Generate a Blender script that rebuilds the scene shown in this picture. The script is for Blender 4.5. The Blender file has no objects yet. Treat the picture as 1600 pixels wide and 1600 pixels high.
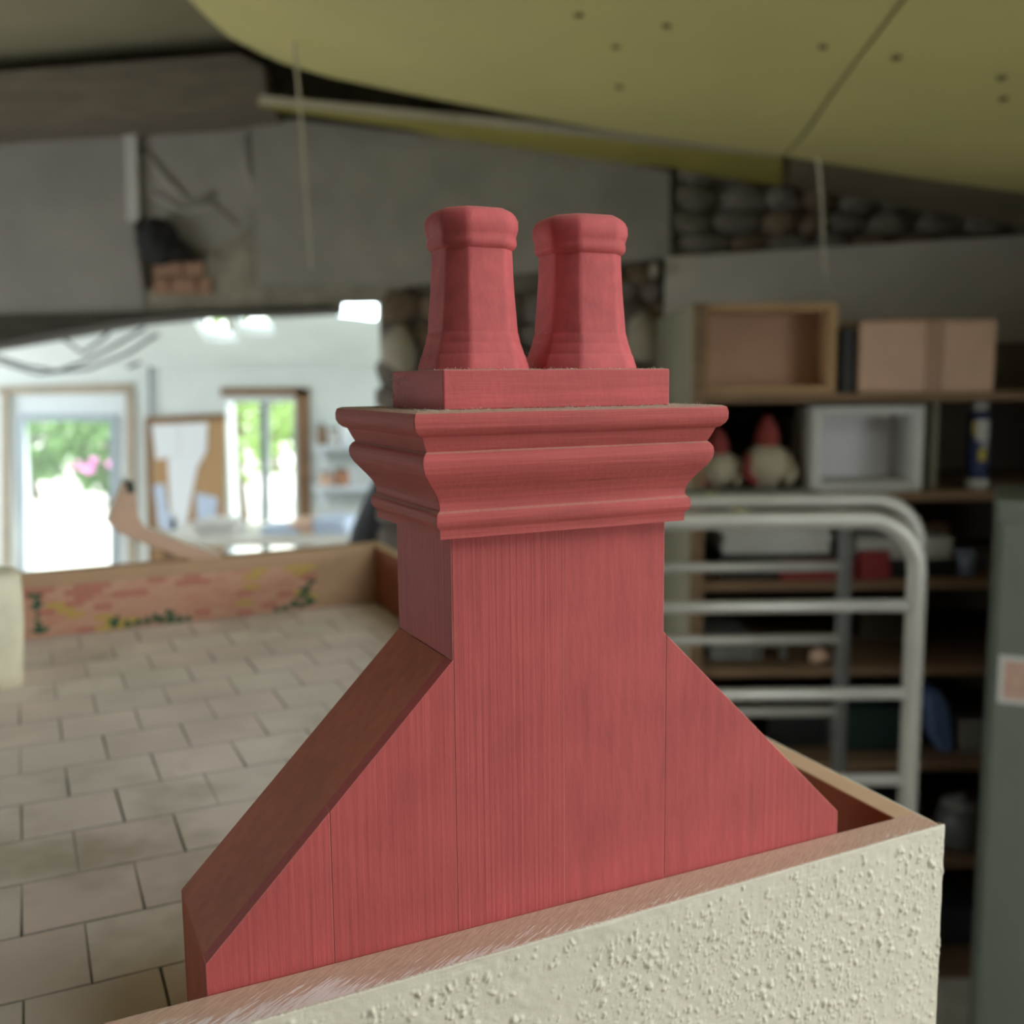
import bpy, bmesh, math, random
import numpy as np
from mathutils import Vector, Matrix, noise

C = bpy.context.scene.collection
random.seed(7)
rng = np.random.default_rng(7)

# ------------------------------------------------------------------ camera, sky, exposure
# rows: the model house's right / depth / up axes seen from the camera
R = np.array([[0.90148797, 0.063832, -0.42807115],
              [-0.43269437, 0.11064655, -0.89472505],
              [-0.0097475, 0.99180785, 0.12736628]])
HA = math.radians(25.568)
RZ = np.array([[math.cos(HA), -math.sin(HA), 0], [math.sin(HA), math.cos(HA), 0], [0, 0, 1]])
EYE = np.array([0.0, 0.0, 2.0])
CM = RZ @ R
cam = bpy.data.cameras.new('camera')
cam.sensor_width = 36.0
cam.lens = 36.0
cam.clip_start = 0.02
cam.clip_end = 200
cam.dof.use_dof = True
cam.dof.focus_distance = 0.455
cam.dof.aperture_fstop = 7.0
camo = bpy.data.objects.new('camera', cam)
C.objects.link(camo)
m4 = Matrix.Identity(4)
for i in range(3):
    for j in range(3):
        m4[i][j] = CM[i, j]
m4.translation = Vector(EYE)
camo.matrix_world = m4
bpy.context.scene.camera = camo

SKY = 8.0
w = bpy.data.worlds.new('overcast_sky')
bpy.context.scene.world = w
w.use_nodes = True
bg = w.node_tree.nodes['Background']
bg.inputs[0].default_value = (0.95, 0.985, 1.0, 1)
bg.inputs[1].default_value = SKY

vs = bpy.context.scene.view_settings
vs.view_transform = 'Standard'
vs.look = 'None'
vs.gamma = 1.0
vs.use_curve_mapping = False
vs.exposure = -0.18


def portal(loc, size, direction):
    l = bpy.data.lights.new('window_portal', 'AREA')
    l.shape = 'RECTANGLE'
    l.size, l.size_y = size
    l.cycles.is_portal = True
    o = bpy.data.objects.new('window_portal', l)
    C.objects.link(o)
    o.location = loc
    o.rotation_euler = Vector(direction).to_track_quat('-Z', 'Y').to_euler()


WX = 2.4                       # right-hand wall of the workshop, its window behind the photographer
RWIN = (-2.1, 1.3, 1.35, 2.45)   # y0 y1 z0 z1
portal((WX + 0.2, (RWIN[0] + RWIN[1]) / 2, (RWIN[2] + RWIN[3]) / 2), (RWIN[3] - RWIN[2], RWIN[1] - RWIN[0]), (-1, 0, 0))


portal((1.43, -0.12, 3.25), (1.5, 1.7), (0, 0, -1))
FILL_LWB = (1.2, 3.3, 1.0, 2.5)        # unseen left-hand window, added to light the gable wall: y0 y1 z0 z1
portal((-3.65, (FILL_LWB[0] + FILL_LWB[1]) / 2, (FILL_LWB[2] + FILL_LWB[3]) / 2), (FILL_LWB[3] - FILL_LWB[2], FILL_LWB[1] - FILL_LWB[0]), (1, 0, 0))


# ------------------------------------------------------------------ helpers
def lin(c):
    c = c / 255.0
    return c / 12.92 if c <= 0.04045 else ((c + 0.055) / 1.055) ** 2.4


def rgb(r, g, b):
    return (lin(r), lin(g), lin(b), 1)


def at(x, y, Y):
    d = CM @ np.array([(x - 800) / 1600.0, -(y - 800) / 1600.0, -1.0])
    return Vector(EYE + d * (Y / d[1]))


def atz(x, y, z):
    d = CM @ np.array([(x - 800) / 1600.0, -(y - 800) / 1600.0, -1.0])
    return Vector(EYE + d * ((z - EYE[2]) / d[2]))


MATS = {}


def mat(name, col, rough=0.6, var=0.0, vscale=8.0, stretch=(1, 1, 1), bump=0.0, bscale=None, bstretch=None,
        metal=0.0, spec=0.4, coord='Object', detail=4.0, second=None, bdist=0.001):
    if name in MATS:
        return MATS[name]
    m = bpy.data.materials.new(name)
    m.use_nodes = True
    nt = m.node_tree
    b = nt.nodes['Principled BSDF']
    b.inputs['Roughness'].default_value = rough
    b.inputs['Metallic'].default_value = metal
    b.inputs['Specular IOR Level'].default_value = spec
    b.inputs['Base Color'].default_value = col
    m.diffuse_color = col
    if coord == 'Position':
        src = nt.nodes.new('ShaderNodeNewGeometry').outputs['Position']
    else:
        src = nt.nodes.new('ShaderNodeTexCoord').outputs[coord]

    def nz(scale, st, det):
        mp = nt.nodes.new('ShaderNodeMapping')
        mp.inputs['Scale'].default_value = st
        nt.links.new(src, mp.inputs['Vector'])
        n = nt.nodes.new('ShaderNodeTexNoise')
        n.inputs['Scale'].default_value = scale
        n.inputs['Detail'].default_value = det
        n.inputs['Roughness'].default_value = 0.6
        nt.links.new(mp.outputs[0], n.inputs['Vector'])
        return n
    if var > 0:
        n = nz(vscale, stretch, detail)
        r = nt.nodes.new('ShaderNodeValToRGB')
        r.color_ramp.elements[0].position = 0.3
        r.color_ramp.elements[1].position = 0.7
        d = second if second else tuple(max(0, c * (1 - var)) for c in col[:3]) + (1,)
        u = col if second else tuple(min(1, c * (1 + var)) for c in col[:3]) + (1,)
        r.color_ramp.elements[0].color = d
        r.color_ramp.elements[1].color = u
        nt.links.new(n.outputs['Fac'], r.inputs[0])
        nt.links.new(r.outputs[0], b.inputs['Base Color'])
    if bump > 0:
        n = nz(bscale or vscale, bstretch or stretch, 5.0)
        bp = nt.nodes.new('ShaderNodeBump')
        bp.inputs['Strength'].default_value = bump
        bp.inputs['Distance'].default_value = bdist
        nt.links.new(n.outputs['Fac'], bp.inputs['Height'])
        nt.links.new(bp.outputs[0], b.inputs['Normal'])
    MATS[name] = m
    return m


def link(o, parent=None):
    C.objects.link(o)
    if parent:
        o.parent = parent
    return o


def tag(o, label=None, cat=None, group=None, kind=None):
    if label:
        o['label'] = label
    if cat:
        o['category'] = cat
    if group:
        o['group'] = group
    if kind:
        o['kind'] = kind
    return o


def thing(name, label, cat, loc=(0, 0, 0), rz=0.0, group=None):
    o = bpy.data.objects.new(name, None)
    o.empty_display_size = 0.05
    C.objects.link(o)
    o.location = loc
    o.rotation_euler = (0, 0, rz)
    return tag(o, label, cat, group)


def obj(name, bm, mats, parent=None, smooth=False, bevel=0.0, seg=2, keep=False):
    """link bm as one mesh object; world coordinates are turned into the parent's frame unless keep"""
    me = bpy.data.meshes.new(name)
    bmesh.ops.recalc_face_normals(bm, faces=bm.faces[:])
    if parent is not None and not keep:
        M = Matrix.LocRotScale(parent.location, parent.rotation_euler, None)
        if parent.parent is not None:
            P = parent.parent
            M = Matrix.LocRotScale(P.location, P.rotation_euler, None) @ M
        bm.transform(M.inverted())
    bm.to_mesh(me)
    bm.free()
    for m in (mats if isinstance(mats, (list, tuple)) else [mats]):
        me.materials.append(m)
    if smooth:
        for p in me.polygons:
            p.use_smooth = True
    o = bpy.data.objects.new(name, me)
    link(o, parent)
    if bevel > 0:
        md = o.modifiers.new('bevel', 'BEVEL')
        md.width = bevel
        md.segments = seg
        md.limit_method = 'ANGLE'
        md.angle_limit = math.radians(25)
    return o


def nb():
    return bmesh.new()


def add_box(bm, a, b, mi=0):
    x0, y0, z0 = a
    x1, y1, z1 = b
    v = [bm.verts.new(p) for p in ((x0, y0, z0), (x1, y0, z0), (x1, y1, z0), (x0, y1, z0),
                                   (x0, y0, z1), (x1, y0, z1), (x1, y1, z1), (x0, y1, z1))]
    for f in ((3, 2, 1, 0), (4, 5, 6, 7), (0, 1, 5, 4), (1, 2, 6, 5), (2, 3, 7, 6), (3, 0, 4, 7)):
        fc = bm.faces.new([v[i] for i in f])
        fc.material_index = mi
    return bm


def add_hex(bm, q0, q1, mi=0):
    """prism between two matching polygons of 3-D points"""
    n = len(q0)
    a = [bm.verts.new(p) for p in q0]
    b = [bm.verts.new(p) for p in q1]
    fs = [bm.faces.new(a[::-1]), bm.faces.new(b)]
    for i in range(n):
        j = (i + 1) % n
        fs.append(bm.faces.new((a[i], a[j], b[j], b[i])))
    for f in fs:
        f.material_index = mi
    return bm


def add_tube(bm, pts, r, n=10, mi=0):
    pts = [Vector(p) for p in pts]
    rings = []
    up = Vector((0.0123, 0.0456, 1)).normalized()
    for i, p in enumerate(pts):
        t = (pts[min(i + 1, len(pts) - 1)] - pts[max(i - 1, 0)]).normalized()
        if abs(t.dot(up)) > 0.98:
            a = t.cross(Vector((1, 0.1, 0))).normalized()
        else:
            a = t.cross(up).normalized()
        if rings and a.dot(last) < 0:
            a = -a
        last = a
        b = t.cross(a)
        rr = r[i] if isinstance(r, (list, tuple)) else r
        rings.append([bm.verts.new(p + (a * math.cos(k * 2 * math.pi / n) + b * math.sin(k * 2 * math.pi / n)) * rr) for k in range(n)])
    for i in range(len(rings) - 1):
        for k in range(n):
            f = bm.faces.new((rings[i][k], rings[i][(k + 1) % n], rings[i + 1][(k + 1) % n], rings[i + 1][k]))
            f.material_index = mi
    bm.faces.new(rings[0][::-1]).material_index = mi
    bm.faces.new(rings[-1]).material_index = mi
    return bm


def add_lathe(bm, c, prof, n=20, mi=0):
    rings = []
    for r, z in prof:
        rings.append([bm.verts.new((c[0] + max(r, 1e-4) * math.cos(k * 2 * math.pi / n), c[1] + max(r, 1e-4) * math.sin(k * 2 * math.pi / n), c[2] + z)) for k in range(n)])
    for i in range(len(rings) - 1):
        for k in range(n):
            bm.faces.new((rings[i][k], rings[i][(k + 1) % n], rings[i + 1][(k + 1) % n], rings[i + 1][k])).material_index = mi
    bm.faces.new(rings[0][::-1]).material_index = mi
    bm.faces.new(rings[-1]).material_index = mi
    return bm


def add_blob(bm, c, rad, seed=0, sub=2, amp=0.25, freq=1.3):
    t = nb()
    bmesh.ops.create_icosphere(t, subdivisions=sub, radius=1.0)
    for v in t.verts:
        d = 1 + amp * noise.noise(v.co * freq + Vector((seed * 7.3, seed * 3.1, seed)))
        v.co = Vector((v.co.x * rad[0] * d + c[0], v.co.y * rad[1] * d + c[1], v.co.z * rad[2] * d + c[2]))
    vm = {v: bm.verts.new(v.co) for v in t.verts}
    for f in t.faces:
        bm.faces.new([vm[v] for v in f.verts])
    t.free()
    return bm


def px_plate(bm, pts, Y, depth, mi=0):
    """a plate whose front face lies at room depth Y, running back by depth"""
    q0 = [at(x, y, Y) for x, y in pts]
    q1 = [p + Vector((0, depth, 0)) for p in q0]
    return add_hex(bm, q0, q1, mi)


def wall_cells(bm, u0, u1, z0, z1, holes, fn):
    us = sorted(set([u0, u1] + [h[0] for h in holes] + [h[1] for h in holes]))
    zs = sorted(set([z0, z1] + [h[2] for h in holes] + [h[3] for h in holes]))
    for i in range(len(us) - 1):
        for j in range(len(zs) - 1):
            cu, cz = (us[i] + us[i + 1]) / 2, (zs[j] + zs[j + 1]) / 2
            if any(h[0] < cu < h[1] and h[2] < cz < h[3] for h in holes):
                continue
            a, b = fn(us[i], zs[j], us[i + 1], zs[j + 1])
            add_box(bm, a, b)
    return bm


# ------------------------------------------------------------------ materials of the place
M_board = mat('grey_board', rgb(148, 140, 133), 0.85, 0.14, 5.0)
M_board2 = mat('pale_board', rgb(148, 140, 135), 0.85, 0.10, 4.0)
M_rough = mat('rough_render', rgb(140, 132, 118), 0.95, 0.3, 9.0, bump=0.6, bscale=14, bdist=0.02)
M_wallr = mat('workshop_wall', rgb(126, 118, 104), 0.95, 0.15, 3.0)
M_stone = mat('rubble_stone', rgb(112, 103, 96), 0.95, 0.2, 7.0, bump=0.5, bscale=25, bdist=0.01)
M_mortar = mat('dark_mortar', rgb(104, 96, 86), 0.95, 0.3, 8.0)
M_dark = mat('dark_timber', rgb(62, 54, 46), 0.8, 0.25, 6.0, (1, 1, 6))
M_beam = mat('brown_beam', rgb(118, 106, 92), 0.8, 0.2, 5.0, (1, 6, 6))
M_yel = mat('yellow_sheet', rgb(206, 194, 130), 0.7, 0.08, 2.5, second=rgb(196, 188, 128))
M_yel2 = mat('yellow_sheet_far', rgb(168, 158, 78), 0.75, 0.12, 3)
M_hard = mat('brown_hardboard', rgb(128, 116, 92), 0.8, 0.15, 3)
M_strip = mat('white_strip', rgb(176, 166, 150), 0.7, 0.15, 8)
M_roof = mat('roof_lining', rgb(150, 141, 116), 0.9, 0.12, 2.0)
M_floor = mat('concrete_floor', rgb(212, 206, 196), 0.85, 0.2, 4.0)
M_white = mat('white_plaster', rgb(222, 229, 228), 0.85, 0.04, 3.0)
M_upvc = mat('white_frame', rgb(222, 230, 236), 0.4)
M_brownwood = mat('brown_wood', rgb(128, 98, 70), 0.6, 0.2, 14, (1, 1, 0.2))
M_cork = mat('cork_board', rgb(176, 142, 104), 0.9, 0.12, 30)
M_paper = mat('white_paper', rgb(228, 232, 238), 0.8)
M_paperb = mat('bluish_paper', rgb(190, 204, 226), 0.8, 0.1, 12)
M_black = mat('black_cable', rgb(40, 40, 42), 0.6)
M_charcoal = mat('charcoal_cloth', rgb(62, 62, 66), 0.9, 0.2, 12)
M_steel = mat('painted_steel', rgb(176, 172, 164), 0.38, 0.06, 12, metal=0.35)
M_steeld = mat('dull_steel', rgb(100, 100, 98), 0.5, 0.1, 10, metal=0.3)
M_shelf = mat('shelf_wood', rgb(126, 100, 76), 0.75, 0.18, 12, (0.4, 4, 4))
M_shelfside = mat('shelf_grey_side', rgb(128, 122, 102), 0.8, 0.12, 6)
M_shelfback = mat('shelf_back', rgb(110, 100, 88), 0.9, 0.15, 4)
M_cab = mat('grey_green_metal', rgb(108, 114, 104), 0.5, 0.06, 5, metal=0.1)
M_card = mat('cardboard', rgb(212, 176, 154), 0.85, 0.06, 9)
M_tape = mat('brown_tape', rgb(168, 132, 108), 0.5)
M_ply = mat('plywood', rgb(180, 144, 108), 0.7, 0.12, 10, (1, 5, 5))
M_black2 = mat('black_plastic', rgb(34, 34, 36), 0.5)
M_red = mat('red_card', rgb(128, 40, 42), 0.6)
M_cream = mat('cream_cloth', rgb(186, 176, 152), 0.9, 0.08, 20)
M_redcloth = mat('red_cloth', rgb(150, 66, 62), 0.9, 0.1, 20)
M_blue = mat('navy_label', rgb(38, 48, 92), 0.4)
M_yellow = mat('yellow_label', rgb(190, 170, 60), 0.5)
M_bluecloth = mat('blue_cloth', rgb(96, 116, 160), 0.9, 0.15, 14)
M_dgreen = mat('dark_green_plastic', rgb(34, 52, 46), 0.5)
M_grey = mat('mid_grey', rgb(130, 128, 124), 0.7, 0.15, 12)
M_greywhite = mat('grey_white', rgb(196, 194, 190), 0.7, 0.06, 8)
M_gravel = mat('pale_gravel', rgb(206, 204, 196), 0.95, 0.1, 12)
M_leaf = mat('leaf_green', rgb(84, 118, 62), 0.6, 0.3, 3)
M_leafl = mat('leaf_light', rgb(122, 150, 82), 0.6, 0.3, 3)
M_bark = mat('bark', rgb(84, 70, 56), 0.9, 0.2, 12)
M_pink = mat('pink_petal', rgb(214, 130, 190), 0.6)
M_cord = mat('pale_cord', rgb(188, 180, 164), 0.9)

M_glass = bpy.data.materials.new('window_glass')
M_glass.use_nodes = True
nt = M_glass.node_tree
nt.nodes.remove(nt.nodes['Principled BSDF'])
tr = nt.nodes.new('ShaderNodeBsdfTransparent')
tr.inputs[0].default_value = (0.95, 0.97, 0.96, 1)
gl = nt.nodes.new('ShaderNodeBsdfGlossy')
gl.inputs['Roughness'].default_value = 0.02
mx = nt.nodes.new('ShaderNodeMixShader')
mx.inputs[0].default_value = 0.06
nt.links.new(tr.outputs[0], mx.inputs[1])
nt.links.new(gl.outputs[0], mx.inputs[2])
nt.links.new(mx.outputs[0], nt.nodes['Material Output'].inputs[0])

M_lamp = bpy.data.materials.new('lamp_diffuser')
M_lamp.use_nodes = True
b = M_lamp.node_tree.nodes['Principled BSDF']
b.inputs['Emission Color'].default_value = (0.75, 0.92, 1, 1)
b.inputs['Emission Strength'].default_value = 14.0

# ------------------------------------------------------------------ the workshop shell
YW = 4.1      # gable wall with the opening into the next room
YF = 8.0      # far wall of the next room
LX = -3.4


def S(name, bm, m, **k):
    return tag(obj(name, bm, m, **k), kind='structure')


bm = nb(); add_box(bm, (LX - 0.3, -3.2, -0.12), (WX + 0.3, YW + 0.35, 0)); S('floor', bm, M_floor)
bm = nb(); add_box(bm, (-6.2, YW + 0.35, -0.12), (1.2, YF + 0.3, 0)); S('floor', bm, M_floor)
bm = nb()
wall_cells(bm, -3.2, YW, 0, 3.7, [FILL_LWB], lambda u0, z0, u1, z1: ((LX - 0.3, u0, z0), (LX, u1, z1)))
S('wall_left', bm, M_wallr)
win = S('window_7', add_box(add_box(nb(), (LX - 0.2, FILL_LWB[0], FILL_LWB[2]), (LX - 0.14, FILL_LWB[1], FILL_LWB[2] + 0.06)), (LX - 0.2, FILL_LWB[0], FILL_LWB[3] - 0.06), (LX - 0.14, FILL_LWB[1], FILL_LWB[3])), M_upvc)
for yy in (FILL_LWB[0], (FILL_LWB[0] + FILL_LWB[1]) / 2 - 0.03, FILL_LWB[1] - 0.06):
    obj('mullion', add_box(nb(), (LX - 0.2, yy, FILL_LWB[2] + 0.06), (LX - 0.14, yy + 0.06, FILL_LWB[3] - 0.06)), M_upvc, win)
ymid = (FILL_LWB[0] + FILL_LWB[1]) / 2
for a, b_ in ((FILL_LWB[0] + 0.06, ymid - 0.03), (ymid + 0.03, FILL_LWB[1] - 0.06)):
    obj('pane', add_box(nb(), (LX - 0.172, a, FILL_LWB[2] + 0.06), (LX - 0.167, b_, FILL_LWB[3] - 0.06)), M_glass, win)
bm = nb(); add_box(bm, (LX, -3.2, 0), (WX, -3.0, 3.9)); S('wall_front', bm, M_wallr)
bm = nb()
wall_cells(bm, -3.2, YW + 0.3, 0, 3.2, [RWIN], lambda u0, z0, u1, z1: ((WX, u0, z0), (WX + 0.3, u1, z1)))
S('wall_right', bm, M_wallr)
win = tag(obj('window_2', add_box(add_box(nb(), (WX + 0.1, RWIN[0], RWIN[2]), (WX + 0.16, RWIN[1], RWIN[2] + 0.06)), (WX + 0.1, RWIN[0], RWIN[3] - 0.06), (WX + 0.16, RWIN[1], RWIN[3])), M_upvc), kind='structure')
bm = nb()
for yy in (RWIN[0], (RWIN[0] + RWIN[1]) / 2 - 0.03, RWIN[1] - 0.06):
    add_box(bm, (WX + 0.1, yy, RWIN[2] + 0.06), (WX + 0.16, yy + 0.06, RWIN[3] - 0.06))
obj('mullion', bm, M_upvc, win)
ymid = (RWIN[0] + RWIN[1]) / 2
for a, b_ in ((RWIN[0] + 0.06, ymid - 0.03), (ymid + 0.03, RWIN[1] - 0.06)):
    obj('pane', add_box(nb(), (WX + 0.125, a, RWIN[2] + 0.06), (WX + 0.13, b_, RWIN[3] - 0.06)), M_glass, win)

# gable wall with the opening
op_r = at(592, 480, YW).x
op_l = -2.36
op_t = at(555, 458, YW).z
bm = nb()
wall_cells(bm, LX, WX, 0, 3.75, [(op_l, op_r, 0, op_t)], lambda u0, z0, u1, z1: ((u0, YW, z0), (u1, YW + 0.35, z1)))
wall_back = S('wall_back', bm, M_mortar)

# boards and bits fixed on it
P = lambda name, pts, m, Y=YW - 0.03, d=0.03, **k: obj(name, px_plate(nb(), pts, Y, d), m, wall_back, **k)
P('wall_panel', [(-120, 180), (196, 176), (204, 300), (228, 492), (-120, 500)], M_board2)
P('wall_panel', [(208, 170), (388, 168), (402, 300), (396, 350), (330, 400), (232, 345), (214, 340)], M_board, YW - 0.015, 0.015)
P('wall_panel', [(390, 168), (1046, 232), (1046, 402), (640, 446), (402, 446)], M_board, YW - 0.04, 0.04)
P('batten', [(193, 180), (212, 180), (216, 345), (198, 345)], mat('white_batten', rgb(196, 189, 184), 0.8, 0.06, 9), YW - 0.045, 0.015)
P('render_patch', [(322, 398), (402, 348), (404, 446), (640, 446), (600, 474), (232, 478), (236, 462), (318, 462)], M_rough, YW - 0.02, 0.02)
P('header_board', [(212, 452), (590, 448), (590, 462), (517, 464), (517, 479), (300, 486), (212, 490)], M_rough, YW - 0.022, 0.3)
P('lintel', [(-160, 496), (180, 488), (300, 484), (515, 477), (517, 484), (420, 489), (300, 492), (180, 503), (0, 535), (-160, 562)], M_dark, YW - 0.06, 0.3)
for k, (x0, y0, x1, y1) in enumerate([(240, 410, 284, 432), (288, 410, 318, 432), (240, 436, 262, 460), (266, 436, 306, 460), (310, 436, 330, 460)]):
    P('brick', [(x0, y0), (x1, y0), (x1, y1), (x0, y1)], mat('old_brick', rgb(160, 122, 100), 0.9, 0.2, 14), YW - 0.03, 0.03)
# crumpled plastic folds on the middle panel
for k, pts in enumerate([[(222, 230), (262, 282), (300, 322), (340, 300)], [(388, 210), (386, 262), (398, 300)], [(236, 300), (290, 330), (330, 318), (372, 352)]]):
    bm = nb()
    add_tube(bm, [at(x, y, YW - 0.012) for x, y in pts], [0.012, 0.02, 0.016, 0.01][:len(pts)], 6)
    obj('fold', bm, M_board, wall_back, smooth=True)


def stones(cells, Y, s, seed, m=M_stone):
    rs = random.Random(seed)
    for (x, y, wpx, hpx) in cells:
        c = at(x, y, Y)
        k = Y / 1600.0
        bm = nb()
        add_blob(bm, c, (wpx * k * 0.62, 0.05 + 0.02 * rs.random(), hpx * k * 0.62), rs.random() * 50, 2, 0.35, 1.1)
        obj('stone', bm, rs.choice(m) if isinstance(m, list) else m, wall_back, smooth=True)


M_stone2 = mat('pale_stone', rgb(160, 150, 134), 0.95, 0.2, 8)
M_stone3 = mat('brown_stone', rgb(108, 90, 72), 0.95, 0.3, 9)
cells = []
rs = random.Random(3)
# pier beside the opening
yy = 462
while yy < 1150:
    h = rs.randint(34, 56)
    x = 596 + rs.randint(-6, 4)
    while x < 940:
        wd = rs.randint(38, 64)
        cells.append((x + wd / 2, yy + h / 2, wd, h))
        x += wd + 4
    yy += h + 3
stones(cells, YW, 1, 5, [M_stone, M_stone, M_stone3])
stones([(622, 545, 46, 70), (1006, 532, 46, 66)], YW - 0.04, 1, 6, M_stone2)
stones([(1000, 432, 44, 26), (962, 438, 34, 24)], YW - 0.03, 1, 8, M_stone3)
stones([(1022, 424, 14, 22)], YW - 0.06, 1, 9, M_stone2)
cells = []
yy = 440
while yy < 640:
    h = rs.randint(30, 50)
    x = 955
    while x < 1045:
        wd = rs.randint(34, 60)
        cells.append((x + wd / 2, yy + h / 2, wd, h)); x += wd + 3
    yy += h + 3
stones(cells, YW, 1, 15, [M_stone, M_stone3])
cells = []
yy = 258
while yy < 400:
    h = rs.randint(24, 40)
    x = 1052 + rs.randint(0, 10)
    while x < 1620:
        wd = rs.randint(34, 76)
        cells.append((x + wd / 2, yy + h / 2, wd, h)); x += wd + 4
    yy += h + 3
stones(cells, YW, 1, 25, [M_stone, M_stone3, M_stone, M_mortar])

# roof lining, ridge on the left of the middle
RL = [(0.7, 2.15, -0.95, 0.7)]     # roof light of the workshop, above and behind the photographer
zroof = lambda x: 3.06 + (x - LX) * 0.20 / (-0.6 - LX) if x < -0.6 else 3.26 - (x + 0.6) * 0.44 / (WX + 0.6)
bm = nb()
us = sorted({LX, -0.6, WX} | {v for h in RL for v in h[:2]})
vv = sorted({-3.0, YW} | {v for h in RL for v in h[2:]})
for i in range(len(us) - 1):
    for j in range(len(vv) - 1):
        cx, cy = (us[i] + us[i + 1]) / 2, (vv[j] + vv[j + 1]) / 2
        if any(h[0] < cx < h[1] and h[2] < cy < h[3] for h in RL):
            continue
        q = [Vector((us[i], vv[j], zroof(us[i]))), Vector((us[i + 1], vv[j], zroof(us[i + 1]))), Vector((us[i + 1], vv[j + 1], zroof(us[i + 1]))), Vector((us[i], vv[j + 1], zroof(us[i])))]
        add_hex(bm, q, [p + Vector((0, 0, 0.08)) for p in q])
ceiling = S('ceiling', bm, M_roof)
for k, h in enumerate(RL):
    bm = nb()
    for (xa, xb, ya, yb) in ((h[0], h[0] + .05, h[2], h[3]), (h[1] - .05, h[1], h[2], h[3]), (h[0] + .05, h[1] - .05, h[2], h[2] + .05), (h[0] + .05, h[1] - .05, h[3] - .05, h[3])):
        q = [Vector((x, y, zroof(x) + 0.06)) for x, y in ((xa, ya), (xb, ya), (xb, yb), (xa, yb))]
        add_hex(bm, q, [p + Vector((0, 0, 0.06)) for p in q])
    o = S('window_%d' % (5 + k), bm, M_upvc)
    q = [Vector((x, y, zroof(x) + 0.09)) for x, y in ((h[0] + .05, h[2] + .05), (h[1] - .05, h[2] + .05), (h[1] - .05, h[3] - .05), (h[0] + .05, h[3] - .05))]
    obj('pane', add_hex(nb(), q, [p + Vector((0, 0, 0.006)) for p in q]), M_glass, o)


# yellow ceiling sheets hung under the roof
DX = 0.10
L1 = at(412, 99, 3.4); L2 = at(1226, 244, 3.4); L3 = at(1600, 292, 3.4)
L3 = L2 + (L3 - L2) * 2.0


def sheet(name, a, b, y1, m, sag=0.03, t=0.012, curl=0.0):
    n, k = 16, 14
    bm = nb()
    top, bot = [], []
    for i in range(k + 1):
        f = i / k
        y = 3.4 + (y1 - 3.4) * f
        rt, rb = [], []
        for j in range(n + 1):
            g = j / n
            p = a.lerp(b, g)
            x = p.x + DX * (y - 3.4)
            if i < 2 and j < 2 and curl:
                x += curl * (1 - f * k / 2) * (1 - j / 2.0)
            z = p.z - sag * math.sin(math.pi * min(1, f * 3)) * 0.5 - sag * math.sin(math.pi * g) * 0.6
            rb.append(bm.verts.new((x, y, z)))
            rt.append(bm.verts.new((x, y, z + t)))
        top.append(rt); bot.append(rb)
    for i in range(k):
        for j in range(n):
            bm.faces.new((bot[i][j], bot[i][j + 1], bot[i + 1][j + 1], bot[i + 1][j]))
            bm.faces.new((top[i + 1][j], top[i + 1][j + 1], top[i][j + 1], top[i][j]))
        bm.faces.new((bot[i][0], bot[i + 1][0], top[i + 1][0], top[i][0]))
        bm.faces.new((bot[i + 1][n], bot[i][n], top[i][n], top[i + 1][n]))
    for j in range(n):
        bm.faces.new((bot[0][j + 1], bot[0][j], top[0][j], top[0][j + 1]))
        bm.faces.new((bot[k][j], bot[k][j + 1], top[k][j + 1], top[k][j]))
    return obj(name, bm, m, ceiling, smooth=False)


g_ = (L2 - L1).normalized() * 0.006
sh1 = sheet('ceiling_sheet', L1, L2 - g_, 1.3, M_yel, curl=0.06)
sh2 = sheet('ceiling_sheet', L2 + g_, L3, 1.3, M_yel)


def on_sheet(x, y):
    """point of the sheet plane under a pixel"""
    d = CM @ np.array([(x - 800) / 1600.0, -(y - 800) / 1600.0, -1.0])
    e1 = np.array(L2 - L1); e2 = np.array([DX, 1, 0])
    nrm = np.cross(e1, e2)
    t = nrm @ (np.array(L1) - EYE) / (nrm @ d)
    return Vector(EYE + d * t)


M_screw = mat('dark_screw', rgb(84, 76, 40), 0.6)
for (x, y, par) in ((904, 10, sh1), (1042, 30, sh1), (1286, 70, sh1), (962, 62, sh1), (968, 120, sh1), (1400, 88, sh2), (1565, 114, sh2), (1568, 146, sh2)):
    p = on_sheet(x, y)
    f_ = (p.y - 3.4) / (1.3 - 3.4)
    ax, bx = (L1.x, L2.x) if par is sh1 else (L2.x, L3.x)
    g2 = (p.x - DX * (p.y - 3.4) - ax) / (bx - ax)
    p.z -= 0.03 * math.sin(math.pi * min(1, f_ * 3)) * 0.5 + 0.03 * math.sin(math.pi * g2) * 0.6
    bm = nb()
    add_lathe(bm, p, [(0.004, -0.006), (0.010, -0.004), (0.011, 0.002)], 10)
    obj('screw', bm, M_screw, par)

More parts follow.
